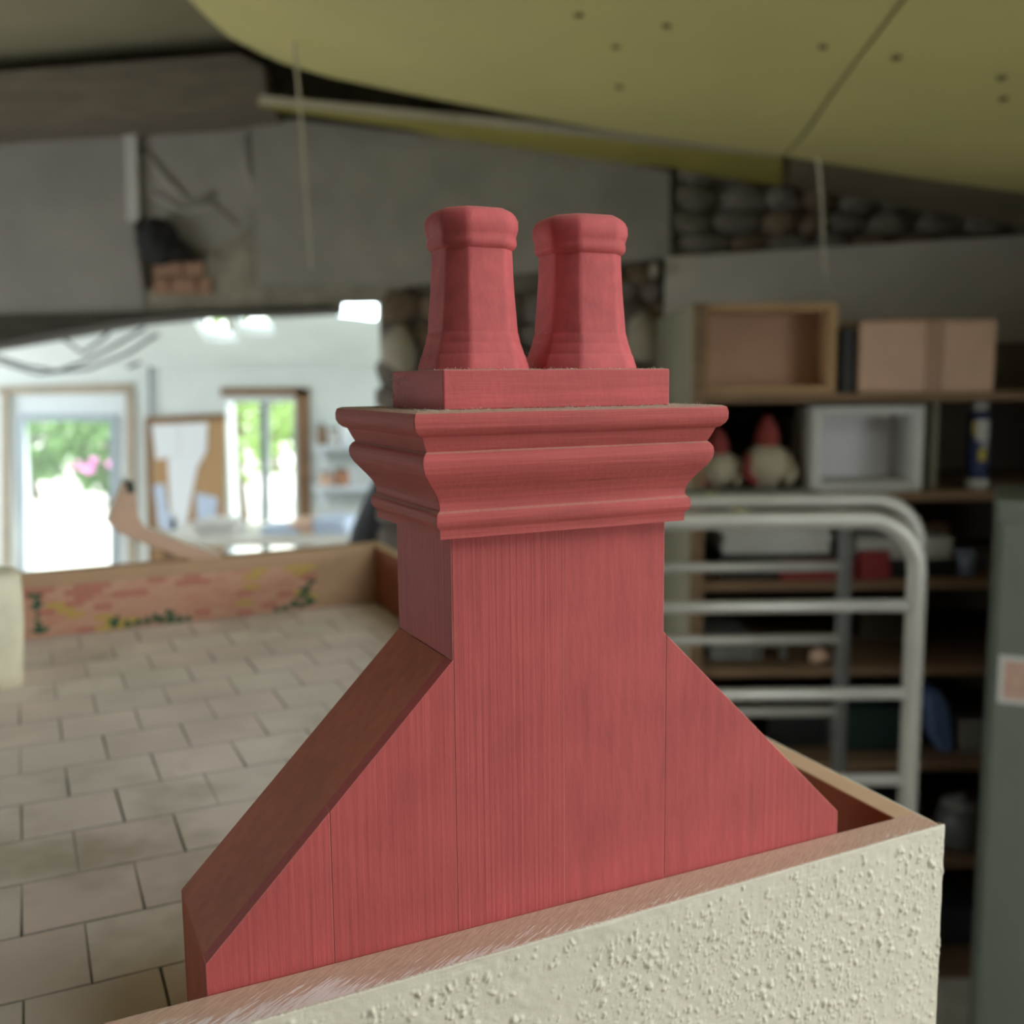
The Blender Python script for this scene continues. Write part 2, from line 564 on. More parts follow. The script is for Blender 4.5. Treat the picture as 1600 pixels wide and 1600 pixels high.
# far strip of ceiling between the sheets and the gable wall
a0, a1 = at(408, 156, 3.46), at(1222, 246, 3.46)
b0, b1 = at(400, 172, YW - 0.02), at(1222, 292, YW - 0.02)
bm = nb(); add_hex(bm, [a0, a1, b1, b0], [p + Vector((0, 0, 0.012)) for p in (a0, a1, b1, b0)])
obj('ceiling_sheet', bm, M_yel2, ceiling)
bm = nb(); q = [at(406, 148, 3.44), at(800, 186, 3.44), at(1220, 232, 3.44), at(1222, 244, 3.44), at(800, 199, 3.44), at(404, 160, 3.44)]
add_hex(bm, q, [p + Vector((0, 0.02, 0)) for p in q])
obj('edge_strip', bm, M_strip, ceiling)
a0, a1 = at(1224, 238, 3.44), at(1760, 312, 3.44)
b0, b1 = at(1214, 290, YW - 0.02), at(1760, 388, YW - 0.02)
bm = nb(); add_hex(bm, [a0, a1, b1, b0], [p + Vector((0, 0, 0.012)) for p in (a0, a1, b1, b0)])
obj('ceiling_sheet', bm, M_hard, ceiling)
bm = nb(); q = [at(1512, 268, 3.42), at(1700, 296, 3.42), at(1700, 306, 3.42), at(1514, 277, 3.42)]
add_hex(bm, q, [p + Vector((0, 0.02, 0)) for p in q])
obj('edge_strip', bm, M_strip, ceiling)
# tie beam on the left, dark plate under it along the wall
bm = nb()
q = [at(-200, 132, 3.8), at(0, 112, 3.8), at(372, 84, 3.8), at(412, 104, 3.8), at(418, 164, 3.8), at(300, 176, 3.8), at(0, 194, 3.8), at(-200, 212, 3.8)]
add_hex(bm, q, [p + Vector((0, 0.28, 0)) for p in q])
S('trim_1', bm, M_beam)
bm = nb()
q = [at(416, 162, 4.0), at(830, 205, 4.0), at(1060, 250, 4.0), at(1060, 264, 4.0), at(830, 222, 4.0), at(416, 178, 4.0)]
add_hex(bm, q, [p + Vector((0, 0.08, 0)) for p in q])
S('trim_2', bm, M_dark)

# ------------------------------------------------------------------ the next room
d_l, d_r = at(14, 620, YF).x, at(200, 620, YF).x
d_t = at(100, 618, YF).z
w_l, w_r, w_t, w_b = at(352, 620, YF).x, at(470, 620, YF).x, at(410, 622, YF).z, at(420, 872, YF).z
FILL_LWIN = (4.8, 7.7, 0.5, 2.3)  # unseen side opening added to brighten the next room
FILL_RWF = (4.9, 7.6, 0.6, 2.3)  # opposite opening, also unseen, added for more light on the white walls
bm = nb()
wall_cells(bm, -6.2, 1.2, 0, 2.13, [(d_l, d_r, 0, d_t), (w_l, w_r, w_b, w_t)], lambda u0, z0, u1, z1: ((u0, YF, z0), (u1, YF + 0.25, z1)))
S('wall_far', bm, M_white)
bm = nb()
wall_cells(bm, YW + 0.35, YF, 0, 3.75, [FILL_RWF], lambda u0, z0, u1, z1: ((1.0, u0, z0), (1.2, u1, z1)))
S('wall_far_right', bm, M_white)
bm = nb()
wall_cells(bm, YW + 0.35, YF, 0, 3.75, [FILL_LWIN], lambda u0, z0, u1, z1: ((-6.2, u0, z0), (-6.0, u1, z1)))
S('wall_far_left', bm, M_white)
bm = nb(); add_box(bm, (-6.2, YW, 0), (LX - 0.3, YW + 0.35, 3.75)); S('wall_near_left', bm, M_white)
portal((-6.15, 6.25, 1.4), (1.8, 2.9), (1, 0, 0))
portal((1.15, 6.25, 1.45), (1.7, 2.7), (-1, 0, 0))
portal(((d_l + d_r) / 2, YF + 0.2, d_t / 2), (d_r - d_l, d_t), (0, -1, 0))
portal(((w_l + w_r) / 2, YF + 0.2, (w_t + w_b) / 2), (w_r - w_l, w_t - w_b), (0, -1, 0))

# sloping ceiling with two roof lights
CS = 0.42
zc = lambda y: 2.12 + (YF - y) * CS


def on_ceil(x, y):
    d = CM @ np.array([(x - 800) / 1600.0, -(y - 800) / 1600.0, -1.0])
    t = (2.12 + YF * CS - 2.0) / (d[2] + d[1] * CS)
    return Vector(EYE + d * t)


def roof_hole(xa, ya, xb, yb):
    p, q = on_ceil(xa, (ya + yb) / 2), on_ceil(xb, (ya + yb) / 2)
    u, v = on_ceil(xa, ya), on_ceil(xb, yb)
    return (p.x, q.x, min(u.y, v.y), max(u.y, v.y))


H1 = roof_hole(310, 490, 362, 534)
H2 = (H1[1] + 0.06, H1[1] + 0.06 + (H1[1] - H1[0]), H1[2], H1[3] - 0.1)
bm = nb()
us = sorted({-6.2, 1.2, H1[0], H1[1], H2[0], H2[1]})
vs_ = sorted({YW + 0.3, YF, H1[2], H1[3], H2[2], H2[3]})
for i in range(len(us) - 1):
    for j in range(len(vs_) - 1):
        cx, cy = (us[i] + us[i + 1]) / 2, (vs_[j] + vs_[j + 1]) / 2
        if any(h[0] < cx < h[1] and h[2] < cy < h[3] for h in (H1, H2)):
            continue
        q = [Vector((us[i], vs_[j], zc(vs_[j]))), Vector((us[i + 1], vs_[j], zc(vs_[j]))), Vector((us[i + 1], vs_[j + 1], zc(vs_[j + 1]))), Vector((us[i], vs_[j + 1], zc(vs_[j + 1])))]
        add_hex(bm, q, [p + Vector((0, 0, 0.04)) for p in q])
S('ceiling', bm, M_white)
for k, h in enumerate((H1, H2)):
    bm = nb()
    fw = 0.02
    for (xa, xb, ya, yb) in ((h[0], h[0] + fw, h[2], h[3]), (h[1] - fw, h[1], h[2], h[3]), (h[0] + fw, h[1] - fw, h[2], h[2] + fw), (h[0] + fw, h[1] - fw, h[3] - fw, h[3])):
        q = [Vector((xa, ya, zc(ya) + 0.041)), Vector((xb, ya, zc(ya) + 0.041)), Vector((xb, yb, zc(yb) + 0.041)), Vector((xa, yb, zc(yb) + 0.041))]
        add_hex(bm, q, [p + Vector((0, 0, 0.03)) for p in q])
    o = S('window_%d' % (3 + k), bm, M_upvc)
    bm = nb()
    q = [Vector((h[0] + fw, h[2] + fw, zc(h[2] + fw) + 0.05)), Vector((h[1] - fw, h[2] + fw, zc(h[2] + fw) + 0.05)), Vector((h[1] - fw, h[3] - fw, zc(h[3] - fw) + 0.05)), Vector((h[0] + fw, h[3] - fw, zc(h[3] - fw) + 0.05))]
    add_hex(bm, q, [p + Vector((0, 0, 0.006)) for p in q])
    obj('pane', bm, M_glass, o)
    portal(((h[0] + h[1]) / 2, (h[2] + h[3]) / 2, zc((h[2] + h[3]) / 2) + 0.2), (h[1] - h[0], h[3] - h[2]), (0, 0, -1))


def px_ring(bm, outer, inner, Y, d, mi=0):
    """picture-frame of four bars; outer and inner are px rects x0 y0 x1 y1"""
    (a, b, c, e), (f, g, h, i) = outer, inner
    for pts in ([(a, b), (c, b), (c, g), (a, g)], [(a, i), (c, i), (c, e), (a, e)], [(a, g), (f, g), (f, i), (a, i)], [(h, g), (c, g), (c, i), (h, i)]):
        px_plate(bm, pts, Y, d, mi)
    return bm


door = S('door_1', px_ring(nb(), (14, 612, 200, 1008), (34, 652, 178, 985), YF + 0.02, 0.07), M_upvc)
P2 = lambda name, bm, m, par, **k: obj(name, bm, m, par, **k)
P2('glass', px_plate(nb(), [(34, 652), (178, 652), (178, 985), (34, 985)], YF + 0.05, 0.008), M_glass, door)
P2('glazing_bead', px_ring(nb(), (30, 648, 182, 990), (38, 658, 172, 980), YF, 0.02), mat('grey_bead', rgb(168, 180, 192), 0.5), door)
P2('handle', add_tube(nb(), [at(188, 800, YF - 0.01), at(188, 800, YF - 0.05), at(176, 802, YF - 0.05)], 0.012, 8), M_steeld, door)
bm = nb()
for pts in ([(-4, 604), (208, 598), (208, 614), (-4, 616)], [(196, 612), (210, 612), (214, 1000), (200, 1000)], [(2, 614), (14, 614), (14, 1000), (2, 1000)]):
    px_plate(bm, pts, YF - 0.02, 0.02)
P2('architrave', bm, mat('grey_brown_wood', rgb(168, 156, 140), 0.7, 0.1, 9), door)

win1 = S('window_1', px_ring(nb(), (350, 616, 470, 876), (357, 628, 459, 866), YF + 0.04, 0.06), M_upvc)
P2('mullion', px_plate(nb(), [(406, 628), (417, 628), (419, 866), (408, 866)], YF + 0.02, 0.08), mat('grey_mullion', rgb(120, 130, 138), 0.5), win1)
P2('pane', px_plate(nb(), [(357, 628), (406, 628), (408, 866), (357, 866)], YF + 0.06, 0.006), M_glass, win1)
P2('pane', px_plate(nb(), [(417, 628), (459, 628), (459, 866), (419, 866)], YF + 0.06, 0.006), M_glass, win1)
bm = nb()
px_plate(bm, [(462, 608), (482, 608), (486, 880), (468, 880)], YF - 0.03, 0.03)
px_plate(bm, [(345, 606), (482, 606), (482, 618), (345, 618)], YF - 0.03, 0.03)
P2('architrave', bm, M_brownwood, win1)
P2('sill', px_plate(nb(), [(340, 868), (490, 868), (490, 880), (340, 880)], YF - 0.12, 0.12), M_upvc, win1)

o = tag(obj('conduit', add_tube(nb(), [at(234, 560, YF - 0.02), at(236, 700, YF - 0.02), at(238, 1000, YF - 0.02)], 0.014, 8), mat('grey_conduit', rgb(140, 146, 150), 0.5)), 'thin grey conduit running down the white wall beside the glass door', 'pipe')
pin = thing('pinboard', 'brown cork pinboard hung with white paper templates beside the window', 'pinboard', at(290, 880, YF))
obj('board', px_plate(nb(), [(230, 656), (350, 650), (350, 880), (236, 880)], YF - 0.03, 0.03), M_cork, pin)
obj('rail', px_plate(nb(), [(226, 652), (352, 646), (352, 656), (226, 662)], YF - 0.04, 0.04), M_brownwood, pin)
obj('rail', px_plate(nb(), [(226, 662), (234, 662), (240, 880), (232, 880)], YF - 0.04, 0.04), M_brownwood, pin)
for lab, pts, m in (
        ('square white template pinned at the top left of the brown pinboard', [(237, 664), (278, 662), (280, 712), (244, 718)], M_paper),
        ('large white tapering template pinned at the top of the brown pinboard', [(279, 662), (324, 660), (322, 706), (308, 730), (296, 790), (290, 826), (268, 834), (262, 716), (281, 712)], M_paper),
        ('bluish U shaped template low on the brown pinboard by the conduit', [(240, 758), (256, 756), (262, 800), (276, 812), (276, 834), (248, 826)], M_paperb),
        ('pale blue print pinned on the pinboard beside the window', [(306, 770), (340, 778), (336, 836), (308, 846)], M_paperb)):
    tag(obj('paper_template', px_plate(nb(), pts, YF - 0.036, 0.005), m), lab, 'paper', 'papers on the pinboard')

# wall shelves right of the window, with a few things
def px_box(name, x0, x1, y0, y1, Y, d, m, parent=None, bevel=0.0, zb=None):
    a, b = at(x0, y1, Y), at(x1, y0, Y)
    z0 = zb if zb is not None else a.z
    bm = nb()
    add_box(bm, (min(a.x, b.x), Y, z0), (max(a.x, b.x), Y + d, b.z))
    return obj(name, bm, m, parent, bevel=bevel)


for (y, lab) in ((696, 'upper white wall shelf right of the double window'), (760, 'lower white wall shelf right of the double window')):
    o = thing('wall_shelf', lab, 'shelf', at(540, y + 8, YF), group='white wall shelves in the next room')
    px_box('board', 488, 600, y, y + 7, YF - 0.28, 0.28, M_upvc, o)
    px_box('bracket', 500, 504, y + 7, y + 30, YF - 0.2, 0.2, M_upvc, o)
    px_box('bracket', 580, 584, y + 7, y + 30, YF - 0.2, 0.2, M_upvc, o)
zs1, zs2 = at(540, 696, YF - 0.28).z, at(540, 760, YF - 0.28).z
for (x, r, h, z, m, lab) in ((504, .035, .16, zs1, M_brownwood, 'brown bottle at the window end of the upper white wall shelf'),
                             (522, .05, .13, zs1, M_greywhite, 'pale pot in the middle of the upper white wall shelf'),
                             (540, .045, .20, zs1, M_paper, 'tall white jar on the upper white wall shelf near the stone pier'),
                             (508, .05, .10, zs2, M_card, 'tan tub at the window end of the lower white wall shelf'),
                             (532, .06, .13, zs2, mat('sienna_tin', rgb(160, 110, 80), 0.5), 'reddish brown tin on the lower white wall shelf')):
    c = at(x, 700, YF - 0.16); c.z = z
    o = thing('jar', lab, 'jar', c, group='jars on the white wall shelves')
    obj('body', add_lathe(nb(), c, [(r, 0), (r * 1.02, h * .1), (r, h * .72), (r * .75, h * .86)], 14), m, o, smooth=True)
    obj('lid', add_lathe(nb(), c + Vector((0, 0, h * .86)), [(r * .78, 0), (r * .78, h * .14)], 14), M_steeld, o, smooth=False)

# bench under the far window
zt = at(480, 842, 7.0).z
o = thing('workbench', 'pale workbench along the far wall under the double window', 'workbench', (at(420, 842, 7.2).x, 7.4, 0))
bx0, bx1 = at(235, 842, 7.0).x, at(640, 842, 7.0).x
obj('bench_top', add_box(nb(), (bx0, 7.0, zt - 0.05), (bx1, 7.9, zt)), mat('pale_bench', rgb(206, 204, 196), 0.6, 0.08, 8), o)
for x in (bx0 + 0.05, bx1 - 0.12):
    for y in (7.05, 7.75):
        obj('leg', add_box(nb(), (x, y, 0), (x + 0.07, y + 0.07, zt - 0.05)), M_brownwood, o)
rs = random.Random(11)
for (x, wd, h, m, lab) in ((440, 0.26, 0.06, M_paperb, 'bluish bundle of paper on the bench below the window mullion'),
                           (476, 0.16, 0.09, M_card, 'small tan carton on the bench at the right of the window'),
                           (520, 0.24, 0.11, M_paperb, 'pale blue folded sheet on the bench right of the window'),
                           (340, 0.3, 0.1, M_greywhite, 'grey white carton on the bench under the pinboard')):
    c = at(x, 830, 7.3)
    bm = nb()
    add_box(bm, (c.x - wd / 2, 7.2, zt), (c.x + wd / 2, 7.5, zt + h))
    for v in bm.verts:
        v.co.x += 0.03 * rs.uniform(-1, 1); v.co.y += 0.03 * rs.uniform(-1, 1)
    tag(obj('paper_bundle' if m is M_paperb else 'carton', bm, m, bevel=0.012), lab, 'paper' if m is M_paperb else 'box', 'things on the far bench')

# dark cloth heap slumped against the pier, on a stool
st = thing('stool', 'dark wooden stool under the charcoal cloth in the opening', 'stool', (at(590, 850, 4.75).x, 4.75, 0))
zc0 = at(570, 880, 4.75).z
obj('seat', add_box(nb(), (st.location.x - 0.2, 4.6, zc0 - 0.04), (st.location.x + 0.22, 4.95, zc0)), M_dark, st)
for sx in (-0.17, 0.15):
    for sy in (4.63, 4.88):
        obj('leg', add_box(nb(), (st.location.x + sx, sy, 0), (st.location.x + sx + 0.04, sy + 0.04, zc0 - 0.04)), M_dark, st)
bm = nb()
prof = [(540, 862, 600), (545, 830, 612), (560, 800, 620), (574, 770, 622), (586, 742, 620), (598, 726, 614)]
ring_prev = None
rings = []
for (xl, y, xr) in prof:
    a, b_ = at(xl, y, 4.75), at(xr, y, 4.75)
    cx, rx = (a.x + b_.x) / 2, (b_.x - a.x) / 2
    rings.append([bm.verts.new((cx + rx * math.cos(t) * (1 + 0.08 * math.sin(5 * t + y)), 4.78 + 0.13 * math.sin(t), a.z)) for t in [k * 2 * math.pi / 20 for k in range(20)]])
base = [bm.verts.new((v.co.x * 1.0, v.co.y, zc0)) for v in rings[0]]
rings.insert(0, base)
for i in range(len(rings) - 1):
    for k in range(20):
        bm.faces.new((rings[i][k], rings[i][(k + 1) % 20], rings[i + 1][(k + 1) % 20], rings[i + 1][k]))
bm.faces.new(rings[0][::-1]); bm.faces.new(rings[-1])
tag(obj('cloth_heap', bm, M_charcoal, smooth=True), 'charcoal cloth slumped in the opening against the stone pier', 'cloth')

# ceiling lamp and cables
c = on_ceil(554, 486)
lam = thing('ceiling_lamp', 'bright bluish white panel lamp high at the right of the opening', 'lamp', c)
q = [on_ceil(518, 462), on_ceil(590, 466), on_ceil(590, 488), on_ceil(524, 480)]
q2 = [p.lerp(c, 0.06) for p in q]
obj('housing', add_hex(nb(), [p + Vector((0, 0, 0.01)) for p in q], [p - Vector((0, 0, 0.03)) for p in q]), M_upvc, lam)
obj('diffuser', add_hex(nb(), [p - Vector((0, 0, 0.031)) for p in q2], [p - Vector((0, 0, 0.05)) for p in q2]), M_lamp, lam)
for k, (pts, lab) in enumerate((([(-20, 552), (40, 572), (90, 580), (130, 566), (180, 540), (226, 512)], 'black cable drooping lowest under the white ceiling of the next room'),
                                ([(-20, 560), (60, 584), (140, 576), (200, 552), (250, 520)], 'black cable looping just above the top of the glass door'),
                                ([(100, 530), (130, 552), (160, 530), (176, 512)], 'short black cable loop under the ceiling left of the roof lights'),
                                ([(200, 574), (220, 566), (231, 556)], 'black cable curving onto the grey conduit'))):
    Yc = (7.3, 7.45, 7.2, 7.9)[k]
    tag(obj('cable', add_tube(nb(), [at(x, y, Yc) for x, y in pts], 0.012, 6), M_black), lab, 'cable', 'cables under the far ceiling')
bm = nb(); px_plate(bm, [(-60, 548), (40, 520), (150, 500), (240, 494), (240, 500), (150, 508), (40, 530), (-60, 560)], 6.55, 0.1)
S('trim_3', bm, mat('grey_white_trim', rgb(186, 190, 190), 0.7, 0.1, 5))

# ------------------------------------------------------------------ outside
bm = nb(); add_box(bm, (-40, YF + 0.25, -0.3), (30, 60, -0.02)); S('ground', bm, M_gravel)
bm = nb(); add_box(bm, (WX + 0.3, -12, -0.3), (20, YF, -0.02)); S('ground', bm, mat('lawn', rgb(120, 132, 84), 0.9, 0.2, 2))


def bush(x, y, h, wd, m, label, seed, n=900, flowers=False, name='bush'):
    o = thing(name, label, 'bush' if name == 'bush' else 'tree', (x, y, -0.02), group='bushes in the garden' if name == 'bush' else None)
    r = np.random.default_rng(seed)
    bm = nb()
    for k in range(n):
        u = r.normal(size=3); u /= np.linalg.norm(u)
        rad = r.uniform(0.55, 1.0)
        lump = 1 + 0.25 * math.sin(5 * u[0] + seed) * math.cos(4 * u[2] + seed)
        c = Vector((x + u[0] * wd * rad * lump, y + u[1] * wd * rad * lump, h * 0.55 + u[2] * h * 0.45 * rad * lump))
        a = Vector(r.normal(size=3)).normalized(); b_ = a.orthogonal().normalized()
        s = r.uniform(0.06, 0.13)
        q = [c - a * s, c + b_ * s * 0.5, c + a * s, c - b_ * s * 0.5]
        bm.faces.new([bm.verts.new(p) for p in q])
    f = obj('foliage', bm, m, o); f['kind'] = 'stuff'
    bm = nb()
    for k in range(4):
        add_tube(bm, [(x + 0.05 * k, y, -0.02), (x + 0.25 * math.cos(k * 1.7), y + 0.25 * math.sin(k * 1.7), h * 0.5), (x + 0.5 * math.cos(k * 1.7), y + 0.5 * math.sin(k * 1.7), h * 0.8)], [0.05, 0.035, 0.01], 6)
    obj('stem', bm, M_bark, o)
    if flowers:
        bm = nb()
        for k in range(9):
            c = Vector((x + r.uniform(-wd, wd) * 0.6, y - wd * 0.9, h * 0.35 + r.uniform(0, 0.25)))
            add_blob(bm, c, (0.08, 0.08, 0.06), k, 1, 0.3)
        g = obj('blossom', bm, M_pink, o); g['kind'] = 'stuff'


bush(-8.6, 18.2, 1.7, 0.85, M_leaf, 'green garden bush behind the left half of the glass door', 1)
bush(-6.75, 17.0, 1.6, 0.75, M_leaf, 'green garden bush with pink blossom behind the glass door', 2, flowers=True)
bush(-8.8, 22.5, 2.6, 1.3, M_leafl, 'pale green tall bush farther back behind the glass door', 3, 1000)
bush(-5.0, 16.0, 2.4, 0.8, M_leaf, 'mid green bush seen through the left pane of the double window', 4, 1500)
bush(-3.1, 17.2, 2.3, 0.8, M_leafl, 'pale green bush seen through the right pane of the double window', 5, 1500)
bush(-5.4, 23.0, 2.8, 1.2, M_leafl, 'pale green far bush between the door and the window', 6, 1200)
bush(-3.5, 12.8, 5.4, 2.0, M_leafl, 'light green tree seen up through the roof lights', 8, 2500, name='garden_tree')

# ------------------------------------------------------------------ storage shelves on the right
SY, SD = 3.2, 0.82
SX0, SX1 = at(1096, 620, SY).x, 2.3
zt_side = at(1096, 474, SY).z
sh = thing('storage_shelves', 'deep wooden storage shelves standing against the right part of the gable wall', 'shelves', ((SX0 + SX1) / 2, SY + SD / 2, 0))
obj('side_panel', add_box(nb(), (SX0 - 0.025, SY, 0), (SX0, SY + SD, zt_side)), M_shelfside, sh, bevel=0.002)
obj('front_post', add_box(nb(), (SX0 - 0.03, SY - 0.012, 0), (SX0 + 0.012, SY - 0.0005, zt_side)), M_shelf, sh, bevel=0.002)
obj('side_panel', add_box(nb(), (SX1, SY, 0), (SX1 + 0.025, SY + SD, zt_side)), M_shelfside, sh, bevel=0.002)
# tall backing sheet
q = [at(1040, 402, SY + SD), at(1600, 368, SY + SD), at(1720, 360, SY + SD)]
q[2].x = SX1 + 0.02
q += [Vector((SX1 + 0.02, SY + SD, zt_side - 0.1)), Vector((q[0].x, SY + SD, zt_side - 0.1))]
bm = nb(); add_hex(bm, q, [p + Vector((0, 0.02, 0)) for p in q]); obj('backing_sheet', bm, mat('backing_grey', rgb(196, 187, 177), 0.85, 0.08, 3), sh)
obj('back_panel', add_box(nb(), (SX0, SY + SD, 0), (SX1, SY + SD + 0.02, zt_side - 0.1)), M_shelfback, sh)
ZS = []
for (x, y) in ((1340, 614), (1340, 770), (1340, 908), (1340, 1043), (1340, 1192), (1340, 1345), (1340, 1520)):
    z = at(x, y, SY).z
    ZS.append(z)
    obj('shelf_board', add_box(nb(), (SX0, SY, z - 0.028), (SX1, SY + SD - 0.001, z)), M_shelf, sh, bevel=0.002)

# divider posts inside the unit
obj('divider', add_box(nb(), (at(1455, 700, SY + .05).x, SY + 0.05, ZS[1]), (at(1455, 700, SY + .05).x + 0.02, SY + SD - .002, ZS[0] - 0.028)), M_shelfside, sh)


def shelf_box(name, x0, x1, ytop, k, Y, d, m, label, cat, group=None, bevel=0.002):
    a, b = at(x0, ytop, Y), at(x1, ytop, Y)
    o = obj(name, add_box(nb(), (a.x, Y, ZS[k]), (b.x, Y + d, (a.z + b.z) / 2)), m, bevel=bevel)
    return tag(o, label, cat, group)


def open_box(name, x0, x1, ytop, k, Y, d, wall, m_rim, m_in, label):
    a, b = at(x0, ytop, Y), at(x1, ytop, Y)
    z0, z1 = ZS[k], (a.z + b.z) / 2
    t = thing(name, label, 'box', ((a.x + b.x) / 2, Y, z0))
    obj('side', add_box(nb(), (a.x, Y, z0), (a.x + wall, Y + d, z1)), m_rim, t, bevel=0.002)
    obj('side', add_box(nb(), (b.x - wall, Y, z0), (b.x, Y + d, z1)), m_rim, t, bevel=0.002)
    obj('side', add_box(nb(), (a.x + wall, Y, z1 - wall), (b.x - wall, Y + d, z1)), m_rim, t, bevel=0.002)
    obj('side', add_box(nb(), (a.x + wall, Y, z0), (b.x - wall, Y + d, z0 + wall)), m_rim, t, bevel=0.002)
    obj('bottom', add_box(nb(), (a.x + wall, Y + d - 0.012, z0 + wall), (b.x - wall, Y + d, z1 - wall)), m_in, t)
    return t


open_box('wooden_box', 1098, 1310, 474, 0, SY + 0.01, 0.17, 0.024, M_ply, mat('box_inside', rgb(204, 164, 142), 0.8, 0.1, 5), 'shallow open wooden box standing on edge on the top shelf')
shelf_box('black_case', 1318, 1343, 512, 0, SY + 0.05, 0.25, M_black2, 'narrow black case between the open wooden box and the cardboard carton', 'case')
cb = thing('cardboard_carton', 'closed cardboard carton with brown tape band on the top shelf', 'box', at(1450, 610, SY + 0.02))
a, b_ = at(1346, 502, SY + 0.02), at(1558, 498, SY + 0.02)
obj('body', add_box(nb(), (a.x, SY + 0.02, ZS[0]), (b_.x, SY + 0.34, a.z)), M_card, cb, bevel=0.004)
tx0, tx1 = at(1448, 502, SY + 0.02).x, at(1476, 502, SY + 0.02).x
obj('tape', add_box(nb(), (tx0, SY + 0.017, ZS[0] + 0.002), (tx1, SY + 0.0199, a.z + 0.002)), M_tape, cb)
obj('flap', add_box(nb(), (at(1400, 500, SY).x, SY + 0.12, a.z + 0.0005), (at(1500, 500, SY).x, SY + 0.3, a.z + 0.014)), M_tape, cb)

# second shelf down


def figure(xc, hw, ytop, Y, label, seed):
    c = at(xc, 740, Y); z0 = ZS[1]; zt_ = at(xc, ytop, Y).z
    h = zt_ - z0
    r = hw * Y / 1600
    t = thing('stuffed_figure', label, 'toy', (c.x, Y, z0), group='stuffed figures on the second shelf')
    bm = nb(); add_blob(bm, (c.x, Y, z0 + h * 0.30), (r, r * 0.8, h * 0.31), seed, 3, 0.12); obj('body', bm, M_cream, t, smooth=True)
    bm = nb(); add_blob(bm, (c.x, Y, z0 + h * 0.68), (r * 0.5, r * 0.45, h * 0.2), seed + 2, 2, 0.1); obj('head', bm, M_redcloth, t, smooth=True)
    bm = nb(); add_lathe(bm, Vector((c.x, Y, z0 + h * 0.76)), [(r * 0.45, 0), (r * 0.36, h * 0.1), (r * 0.1, h * 0.24)], 12); obj('hat', bm, M_redcloth, t, smooth=True)
    for s in (-1, 1):
        bm = nb(); add_tube(bm, [(c.x + s * r * 0.7, Y - r * .2, z0 + h * 0.45), (c.x + s * r * 0.95, Y - r * .6, z0 + h * 0.22), (c.x + s * r * 0.6, Y - r * .9, z0 + h * 0.1)], [r * 0.22, r * 0.2, r * 0.16], 8)
        obj('arm', bm, M_redcloth if s < 0 else M_cream, t, smooth=True)


figure(1197, 40, 648, SY + 0.16, 'cream stuffed figure with a red pointed top, right of its twin', 3)
figure(1120, 36, 668, SY + 0.18, 'cream and red stuffed figure half hidden by the chimney moulding', 9)
open_box('white_box', 1272, 1446, 634, 1, SY + 0.03, 0.22, 0.03, M_greywhite, mat('white_inside', rgb(238, 235, 238), 0.8), 'white open box standing on edge on the second shelf')
c = at(1526, 745, SY + 0.12); c.z = ZS[1]
bt = thing('spray_can', 'slim navy can with white and yellow label on the second shelf', 'can', c)
hz = at(1526, 628, SY + .12).z - c.z
rr = 0.036
obj('base', add_lathe(nb(), c, [(rr * .98, 0), (rr, 0.01), (rr, 0.03)], 18), M_greywhite, bt)
obj('body', add_lathe(nb(), c, [(rr * .93, 0.03), (rr * .95, 0.05), (rr * .95, hz * 0.82), (rr * .7, hz * 0.9)], 18), M_blue, bt, smooth=True)
obj('cap', add_lathe(nb(), c, [(rr * .72, hz * 0.9), (rr * .72, hz)], 18), M_greywhite, bt)
bm = nb()
for (t0, t1, z0, z1, mi) in ((-2.2, -1.0, 0.55, 0.8, 0), (-2.6, -2.25, 0.62, 0.78, 1), (-1.9, -1.2, 0.32, 0.46, 1), (-1.7, -1.0, 0.48, 0.53, 0)):
    n = 6
    vs0 = [(rr * .97 * math.cos(t0 + (t1 - t0) * i / n) + c.x, rr * .97 * math.sin(t0 + (t1 - t0) * i / n) + c.y) for i in range(n + 1)]
    for i in range(n):
        f = bm.faces.new([bm.verts.new((vs0[i][0], vs0[i][1], c.z + z0 * hz)), bm.verts.new((vs0[i + 1][0], vs0[i + 1][1], c.z + z0 * hz)), bm.verts.new((vs0[i + 1][0], vs0[i + 1][1], c.z + z1 * hz)), bm.verts.new((vs0[i][0], vs0[i][1], c.z + z1 * hz))])
        f.material_index = mi
obj('label_print', bm, [M_greywhite, M_yellow], bt)
shelf_box('dark_carton', 1236, 1268, 652, 1, SY + 0.25, 0.3, M_shelfback, 'dark brown carton between the red topped figure and the white open box', 'box')

# third shelf: papers, red box, mug
for k, (x0, x1, yt, lab) in enumerate(((1132, 1300, 818, 'thick pile of white sheets at the left of the third shelf'), (1345, 1490, 842, 'thinner pile of white sheets at the right of the third shelf'))):
    a, b_ = at(x0, yt, SY + 0.06), at(x1, yt, SY + 0.06)
    zz = at(x0, 866 if k == 0 else 874, SY + 0.06).z
    t = thing('paper_pile', lab, 'paper', ((a.x + b_.x) / 2, SY + 0.2, ZS[2]), group='paper piles on the third shelf')
    obj('box_lid', add_box(nb(), (a.x - 0.01, SY + 0.055, ZS[2]), (b_.x + 0.01, SY + 0.36, zz)), M_black2 if k == 0 else M_black2, t)
    n = 5
    for i in range(n):
        z0 = zz + (a.z - zz) * i / n; z1 = zz + (a.z - zz) * (i + 1) / n - 0.001
        dx = random.uniform(-0.008, 0.008)
        obj('sheet_stack', add_box(nb(), (a.x + dx, SY + 0.06 + abs(dx), z0), (b_.x + dx, SY + 0.35, z1)), M_greywhite, t)
shelf_box('red_strip', 1222, 1338, 876, 2, SY + 0.015, 0.03, M_red, 'long thin red strip at the front of the third shelf', 'strip')
shelf_box('red_box', 1346, 1392, 862, 2, SY + 0.01, 0.04, M_red, 'small red box before the thinner paper pile on the third shelf', 'box')
